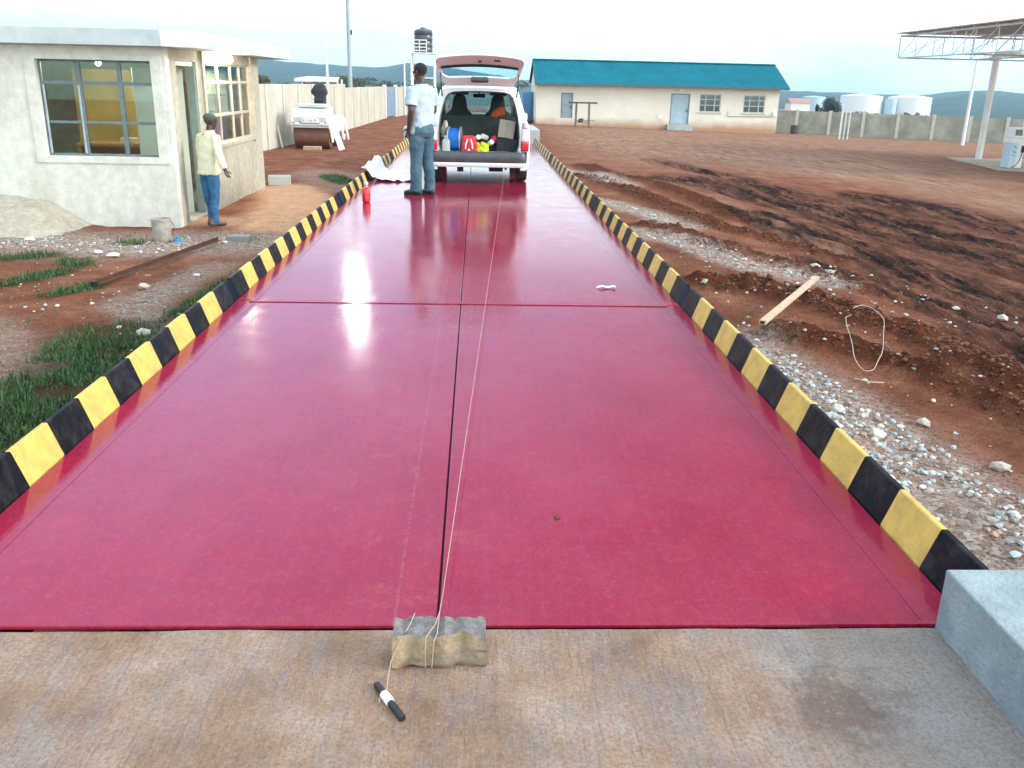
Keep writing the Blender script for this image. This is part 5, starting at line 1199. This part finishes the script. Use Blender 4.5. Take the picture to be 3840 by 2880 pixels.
for sgn in (-1, 1):
    ye = TY0-.55 if sgn < 0 else TY1+.55; rs = []
    for (yy, zz) in ((ye, 1.62), (yr, 3.04)):
        rs.append([T3(x0r + (x1r-x0r)*k/(nrib*2), yy, zz + (.035 if k % 2 else 0)) for k in range(nrib*2+1)])
    mb.rings(rs, closed=False)
o = mb.build('roof', teal, lh); q = o.modifiers.new('thick', 'SOLIDIFY'); q.thickness = .02
mb = MB(); tsp(mb, (x0r, yr-.15, 3.05), (x1r, yr+.15, 3.11)); mb.build('ridge_cap', teal, o)
fas = M('dark fascia', (.06,.12,.15), .6)
mb = MB(); tsp(mb, (x0r, TY0-.58, 1.50), (x1r, TY0-.555, 1.66))
for xx in (x0r-.02, x1r):
    mb.prism([T3(0,TY0-.55,1.50)[1:], T3(0,TY0-.55,1.64)[1:], T3(0,yr,3.05)[1:], T3(0,TY1+.55,1.64)[1:], T3(0,TY1+.55,1.50)[1:], T3(0,yr,2.91)[1:]], 'X', xx-TX0, xx-TX0+.02)
mb.build('fascia', fas, lh)
mb = MB(); tsp(mb, (x0r+.02, TY0-.55, 1.50), (x1r-.02, TY0-.002, 1.53)); mb.build('soffit', M('soffit', (.22,.22,.20), .9), lh)
door_b = M('blue grey steel door', (.34,.47,.53), .5, var=.12, scale=2); door_g = M('grey steel door', (.30,.36,.40), .5, var=.2, scale=1.5)
for (a0, a1, z0, z1), mt in zip(OPEN[:2], (door_g, door_b)):
    mb = MB(); tsp(mb, (a0+.03, TY0+.06, z0+.02), (a1-.03, TY0+.10, z1-.03)); d_ = mb.build('door', mt, lh)
    mb = MB(); tsp(mb, (a0, TY0-.01, z0), (a0+.05, TY0+.12, z1)); tsp(mb, (a1-.05, TY0-.01, z0), (a1, TY0+.12, z1)); tsp(mb, (a0+.05, TY0-.01, z1-.05), (a1-.05, TY0+.12, z1)); mb.build('door_frame', frame_grey, lh)
    mb = MB(); mb.box(T3(a1-.14, TY0+.04, (z0+z1)/2-.1), (.05,.05,.16)); mb.build('handle', black_pl, d_)
mb = MB(); tsp(mb, (12.0, TY0-.5, -1.5), (13.6, TY0-.001, -.70)); mb.build('door_step', concrete, lh)
bar_m = M('pale window bars', (.46,.50,.46), .5); pane2 = M('dark reflective glass', (.05,.08,.09), .08, coat=.6)
for a0, a1, z0, z1 in OPEN[2:]:
    mb = MB()
    for xx in (a0, a0+(a1-a0)*.27, a0+(a1-a0)*.70, a1-.06): tsp(mb, (xx, TY0+.04, z0), (xx+.06, TY0+.10, z1))
    for zz in (z0, z0+(z1-z0)*.36, z0+(z1-z0)*.68, z1-.05): tsp(mb, (a0+.06, TY0+.045, zz), (a1-.06, TY0+.095, zz+.05))
    f = mb.build('window', bar_m, lh); mb = MB(); tsp(mb, (a0+.02, TY0+.085, z0+.02), (a1-.02, TY0+.092, z1-.02)); mb.build('pane', pane2, f)
    mb = MB(); tsp(mb, (a0-.1, TY0-.05, z0-.08), (a1+.1, TY0-.002, z0)); mb.build('sill', post_w, lh)
for x_, z_, big in ((6.25, 1.44, .8), (12.75, 1.42, 1.5), (16.95, 1.42, .8), (3.55, 1.46, 1.0)):
    mb = MB(); mb.box(T3(x_, TY0-.12, z_), (.16*big, .18, .14*big), rot=Matrix.Rotation(R(24), 3, 'X')); mb.build('wall_light', white_paint, lh, bevel=.02)
mb = MB(); tsp(mb, (18.76, TY0-.12, -.08), (19.0, TY0-.002, .22)); mb.build('meter_box', white_paint, lh)
mb = MB(); tsp(mb, (11.45, TY0-.03, -.36), (11.68, TY0-.002, -.14)); mb.build('notice', white_paint, lh)
mb = MB(); mb.tube([T3(18.7, TY0-.03, -.1), T3(15.9, TY0-.03, -.13), T3(15.9, TY0-.03, .18)], .02, 5); mb.build('conduit', M('conduit', (.36,.33,.28), .7), lh)
sd_ = thing('workbench', 'tall bench with thin dark top standing before the long building', 'bench', (6.36, 56.0, -.88))
mb = MB(); mb.box((0,0,1.42),(1.66,.8,.09)); mb.build('bench_top', M('dark board', (.10,.095,.085), .8), sd_)
for x_ in (-.40, .40):
    for y_ in (-.3, .3): mb = MB(); mb.tube([(x_,y_,-.1),(x_*.96,y_,1.38)], .03); mb.build('leg', M('bench leg', (.16,.11,.08), .8), sd_)
mb = MB(); mb.box((.0,.3,.28),(.8,.04,.04)); mb.box((.2,-.3,.40),(1.1,.04,.04)); mb.build('rail', M('bench rail', (.18,.13,.09), .8), sd_)
mb = MB(); mb.torso([(0,0,0,.16,.12),(.12,0,0,.18,.13),(.22,.05,0,.10,.08)], 14, 2); tag(mb.build('sack', black_pl, smooth=60, loc=(6.25, 55.9, -.58)), 'small black bundle on the low rail of the tall bench', 'bundle')
mb = MB(); mb.lathe((0,0,0), [(.42,0),(.44,.05),(.44,1.80),(.40,1.88),(.1,1.94)], 24); tag(mb.build('storage_drum', M('blue tank', (.04,.16,.34), .4, var=.15), smooth=40, loc=(3.42, 61.5, -.85)), 'upright blue tank at the left end of the long building', 'tank')
mb = MB(); mb.rock((0,0,.2), .42, 5); tag(mb.build('rubbish_heap', black_pl, loc=(3.15, 58.9, -.83)), 'black rubbish heap at the left foot of the long building', 'heap')
mb = MB(); mb.lathe((0,0,0), [(.26,0),(.28,.3),(.26,.56),(.2,.57)], 18); tag(mb.build('oil_drum', M('dark drum', (.06,.065,.055), .6), smooth=40, loc=(20.9, 60.2, float(gz0(20.9,60.2)))), 'dark oil drum before the grey wall right of the long building', 'drum')

# ------------------------------------------------------------------ filling station canopy and pump
CXa, CXb, CYa, CYb, CB, CT = 18.45, 34.0, 27.0, 41.0, 2.97, 3.86
cn = thing('station_canopy', 'unfinished filling station canopy of open steel trusses at the right edge', 'canopy', (21.7, 39.4, -1.23))
def K(x, y, z): return (x-21.7, y-39.4, z+1.23)
truss = M('pale blue truss steel', (.60,.70,.73), .5, .2, var=.1)
roof_u = M('brown roof sheet', (.46,.36,.28), .7, var=.2, scale=.5, dirt=(.56,.40,.22), dscale=.3)
mb = MB(); mb.span(K(CXa-.15, CYa, CT+.10), K(CXb, CYb+.15, CT+.14)); mb.build('roof_sheet', roof_u, cn)
mb = MB()
for yy in np.arange(CYa+.5, CYb, 1.5): mb.span(K(CXa, yy-.04, CT+.0), K(CXb, yy+.04, CT+.098))
mb.build('purlin', truss, cn)
def truss_line(a, c, n):
    mb = MB(); a, c = Vector(a), Vector(c)
    dz = Vector((0,0,CT-CB)); mb.tube([K(*a), K(*c)], .034, 6); mb.tube([K(*(a+dz)), K(*(c+dz))], .042, 6)
    for k in range(n + 1):
        p = a.lerp(c, k/n); mb.tube([K(*p), K(*(p+dz))], .020, 5)
        if k < n: q = a.lerp(c, (k+1)/n); mb.tube([K(*p), K(*(q+dz))], .016, 5)
    mb.build('truss', truss, cn)
truss_line((CXa, CYb, CB), (CXa, CYa, CB), 9); truss_line((CXa, CYb, CB), (CXb, CYb, CB), 8); truss_line((21.7, CYb, CB), (21.7, CYa, CB), 9); truss_line((26.5, CYb, CB), (26.5, CYa, CB), 9); truss_line((CXa, 35.5, CB), (CXb, 35.5, CB), 8)
mb = MB(); mb.tube([K(21.98, 39.4, -1.6), K(21.98, 39.4, 2.96)], .135, 16); mb.tube([K(21.98,39.4,2.93), K(21.98,39.4,3.12)], .19, 12); mb.build('column', white_paint, cn, smooth=60)
mb = MB(); mb.span(K(21.9, 39.3, 3.05), K(30, 39.5, 3.25)); mb.build('beam', white_paint, cn)
cl_ = M('canopy lamp glass', (.85,.86,.86), .3)
for p, d in (((21.15, 38.6, 3.28), (.26,.26,.24)), ((23.9, 38.2, 2.95), (.7,.6,.75))):
    mb = MB(); mb.box(K(*p), d); mb.build('canopy_light', emit('canopy light', (1,1,1), 3.0), cn, bevel=.06)
pole('lamp_post', 'thin white post behind the filling station canopy', 28.35, 52.8, -1.4, 4.75, .10, .075, white_paint)
pm = thing('fuel_pump', 'white and pale blue fuel pump on the low island at the right edge', 'fuel pump', (20.86, 35.0, -1.16), R(10))
pblue = M('pale blue panel', (.46,.62,.74), .4, var=.08)
mb = MB(); mb.box((0,0,.56),(.60,.44,1.12)); mb.prism([(-.22,1.12),(.22,1.12),(.18,1.52),(-.18,1.52)], 'X', -.26, .30); mb.build('cabinet', white_paint, pm, bevel=.035)
mb = MB(); mb.box((-.306,0,.50),(.01,.38,.92)); mb.build('side_panel', pblue, pm)
mb = MB(); mb.box((-.16,-.224,.50),(.27,.008,.92)); mb.build('front_panel', pblue, pm)
mb = MB(); mb.box((-.08,-.205,1.33),(.30,.03,.22), rot=Matrix.Rotation(R(-7),3,'X')); mb.build('display', M('dark display', (.03,.04,.06), .2), pm, bevel=.01)
mb = MB()
for z, w_ in ((.82,.10),(.78,.16),(.62,.20),(.58,.08),(.48,.12)): mb.box((-.16,-.2295,z),(w_,.003,.022), rot=Matrix.Rotation(R(24),3,'Y'))
mb.build('marking', M('blue marking', (.05,.20,.45), .5), pm)
mb = MB(); mb.box((.20,-.25,.72),(.10,.06,.26)); mb.tube([(.20,-.29,.82),(.20,-.31,.70),(.18,-.28,.62)], .022); mb.build('nozzle', black_pl, pm, bevel=.01)
mb = MB(); mb.tube([(.18,-.27,.62),(.12,-.31,.40),(0,-.33,.18),(-.12,-.31,.06),(-.20,-.27,.03)], .016, 8); mb.build('hose', black_pl, pm)
mb = MB(); mb.box((.30,.05,1.66),(.05,.05,.34)); mb.build('vent_pipe', white_paint, pm)
mb = MB(); mb.prism([(19.9,34.2),(24.5,33.4),(25.2,40.0),(21.0,40.2)], 'Z', -1.6, -1.165); tag(mb.build('pump_island', M('island concrete', (.40,.33,.25), .9, var=.15, scale=2), bevel=.02), 'low concrete island under the fuel pump and canopy column', 'island')

# four thin poles by the grey wall
for x, y, h, lb in ((21.85,55.0,2.05,'leftmost and tallest of the thin pale poles before the grey wall'),(21.98,55.2,1.55,'second of the thin pale poles before the grey wall'),(22.16,55.1,1.60,'third of the thin pale poles before the grey wall'),(22.36,55.0,1.62,'rightmost of the thin pale poles before the grey wall')):
    pole('thin_pole', lb, x, y, -1.24, h, .035, .03, M('greenish white pole', (.66,.72,.68), .6), group='thin poles before the grey wall')

# ------------------------------------------------------------------ far things beyond the walls
def far_tank(label, x, y, r, top, mat, seed):
    z0 = float(gz0(x, y)); h = top - z0; t = thing('storage_tank', label, 'storage tank', (x, y, z0), 0, 'far storage tanks')
    mb = MB(); mb.lathe((0,0,0), [(r,-1),(r,h-r*.1)], 48); mb.build('shell', mat, t, smooth=60)
    mb = MB(); mb.lathe((0,0,h-r*.1), [(r*1.01,.001),(r*1.01,.06),(r*.5,r*.09),(.2,r*.13)], 48); mb.build('roof', mat, t, smooth=60)
wt_t = M('white tank paint', (.80,.82,.82), .5, var=.04, scale=.05); bl_t = M('pale blue tank paint', (.44,.60,.68), .5, var=.06, scale=.05)
S = 300/140
far_tank('broad white storage tank far beyond the wall, behind the dark tree', 58.3*S, 300, 3.02*S, .80, wt_t, 1)
far_tank('white storage tank with a shaded side, rightmost of the far tanks', 65.8*S, 300, 3.1*S, .70, wt_t, 2)
far_tank('pale blue storage tank far beyond the wall left of the dark tree', 51.0*S, 300, 1.7*S, -.15, bl_t, 3)
far_tank('small pale blue tank between the two white storage tanks', 62.1*S, 296, .85*S, -.40, bl_t, 4)
plant('tree', 'dense dark round tree beyond the grey wall before the storage tanks', 'tree', (36.5, 95, float(gz0(36.5, 95))), (1.35, 1.3, 1.35), 6500, .075, lf_dark, .75, 3)
for k, (x, y, r, n, m_, lb) in enumerate(((37.4, 90, (1.0,.8,.55), 1900, lf_green, 'green bush before the broad white storage tank'), (39.0, 90, (.9,.7,.45), 1500, lf_olive, 'olive bush right of the green one before the broad tank'),
        (41.9, 90, (.85,.7,.5), 1700, lf_green, 'dark green bush before the rightmost storage tank'), (43.2, 90, (.5,.5,.6), 1100, lf_green, 'upright green bush before the bright side of the rightmost tank'), (28.6, 85, (.9,.7,.5), 1200, lf_green, 'low bush beyond the grey wall near the long building'))):
    plant('bush', lb, 'bush', (x, y, float(gz0(x, y)) + .35), r, n, .075, m_, .25, 20+k, 'bushes beyond the grey wall')
for k, (x, y, r, m_) in enumerate(((-11.2, 47, (1.6,1.0,.75), lf_olive), (-9.8, 50, (1.4,1.0,.65), lf_green), (-9.3, 52, (1.2,1,.6), lf_olive), (-9.2, 56, (1.5,1,.72), lf_olive), (-8.6, 69, (2.0,1,.85), lf_green), (-9.6, 66, (2.0,1,.9), lf_olive), (-6.0, 74, (2.0,1.2,.85), lf_green), (-3.2, 82, (2.4,1.2,.9), lf_olive), (1.8, 84, (2.6,1.4,1.0), lf_green))):
    lbs = ['olive bush beyond the cream wall nearest the guard house', 'green bush beyond the cream wall left of the shelter', 'olive bush beyond the cream wall behind the shelter', 'olive bush beyond the cream wall left of the utility pole', 'green bush beyond the cream wall right of the utility pole', 'tall olive bush beyond the cream wall behind the utility pole', 'green bush beyond the blue gate left of the water tower', 'olive bush between the water tower legs', 'green bush between the car and the long building']
    plant('bush', lbs[k], 'bush', (x, y, -.8 + .45), r, 2300, .085, m_, .55, 40+k, 'bushes beyond the cream wall')
hm_ = M('far white house', (.78,.76,.72), .7, var=.05); hr_ = M('far house roof', (.40,.20,.15), .7)
for k, (x, y, wd, dp, h, lb) in enumerate(((92, 265, 5.5, 5, 6.4, 'tall white far house left of the blue storage tank'), (86, 262, 7, 5, 3.2, 'low white far house beside the long building'), (97, 258, 5, 4, 2.6, 'small white far house before the blue storage tank'))):
    z0 = float(gz0(x, y)); t = thing('far_house', lb, 'house', (x, y, z0), .2*k)
    mb = MB(); mb.span((-wd/2,-dp/2,-1),(wd/2,dp/2,h)); mb.build('wall', hm_, t)
    mb = MB(); mb.prism([(-dp/2-.3,h+.005),(dp/2+.3,h+.005),(0,h+1.2)], 'X', -wd/2-.3, wd/2+.3); mb.build('roof', hr_, t)
    mb = MB()
    mb.box((-.9,-dp/2-.02,h*.6),(1,.03,1)); mb.build('window', pane2, t)
    mb = MB(); mb.box((1.2,-dp/2-.02,1),(.9,.03,2)); mb.build('door', hr_, t)
tp = plant('thicket', 'scrub thicket on the plain beyond the wall', 'thicket', (0, 0, -50), (.1,.1,.1), 2, .01, lf_green) if False else None
# scattered trees of the far plain: one wooded mass
mb = MB(); q = random.Random(77)
for i in range(600):
    a = q.uniform(-.62, .80); d = q.uniform(200, 420) ; x, y = d*math.sin(a), d*math.cos(a)
    z = float(gz0(x, y)); s = q.uniform(.8, 2.4)
    for k in range(34):
        p = Vector((x + q.gauss(0, s*.8), y + q.gauss(0, s*.5), z + abs(q.gauss(.5, .45))*s)); l = s*.15*q.uniform(.6, 1.3)
        u = Vector((q.gauss(0,1), q.gauss(0,1), q.gauss(0,1))).normalized(); v_ = u.orthogonal().normalized()
        mb.add([p-u*l, p+v_*l*.6, p+u*l, p-v_*l*.6], [(0,1,2,3)])
tag(mb.build('woodland', lf_green), 'scattered scrub woodland on the plain below the hills', 'woodland', kind='stuff')

# ------------------------------------------------------------------ the evening air that fades the hills
mb = MB(); mb.span((-2700, -80, -60), (2700, 2750, 130)); hz_ = mb.build('haze', None or bpy.data.materials.new('haze air')); m = hz_.data.materials[0]; m.use_nodes = True
nt = m.node_tree; nt.nodes.remove(nt.nodes['Principled BSDF']); pv = nn(nt, 'ShaderNodeVolumePrincipled', Density=.00055, Anisotropy=.2); pv.inputs['Color'].default_value = (.48, .78, 1, 1)
nt.links.new(pv.outputs[0], nt.nodes['Material Output'].inputs['Volume']); tag(hz_, 'thin bluish evening haze over the yard and hills', 'haze', kind='stuff')
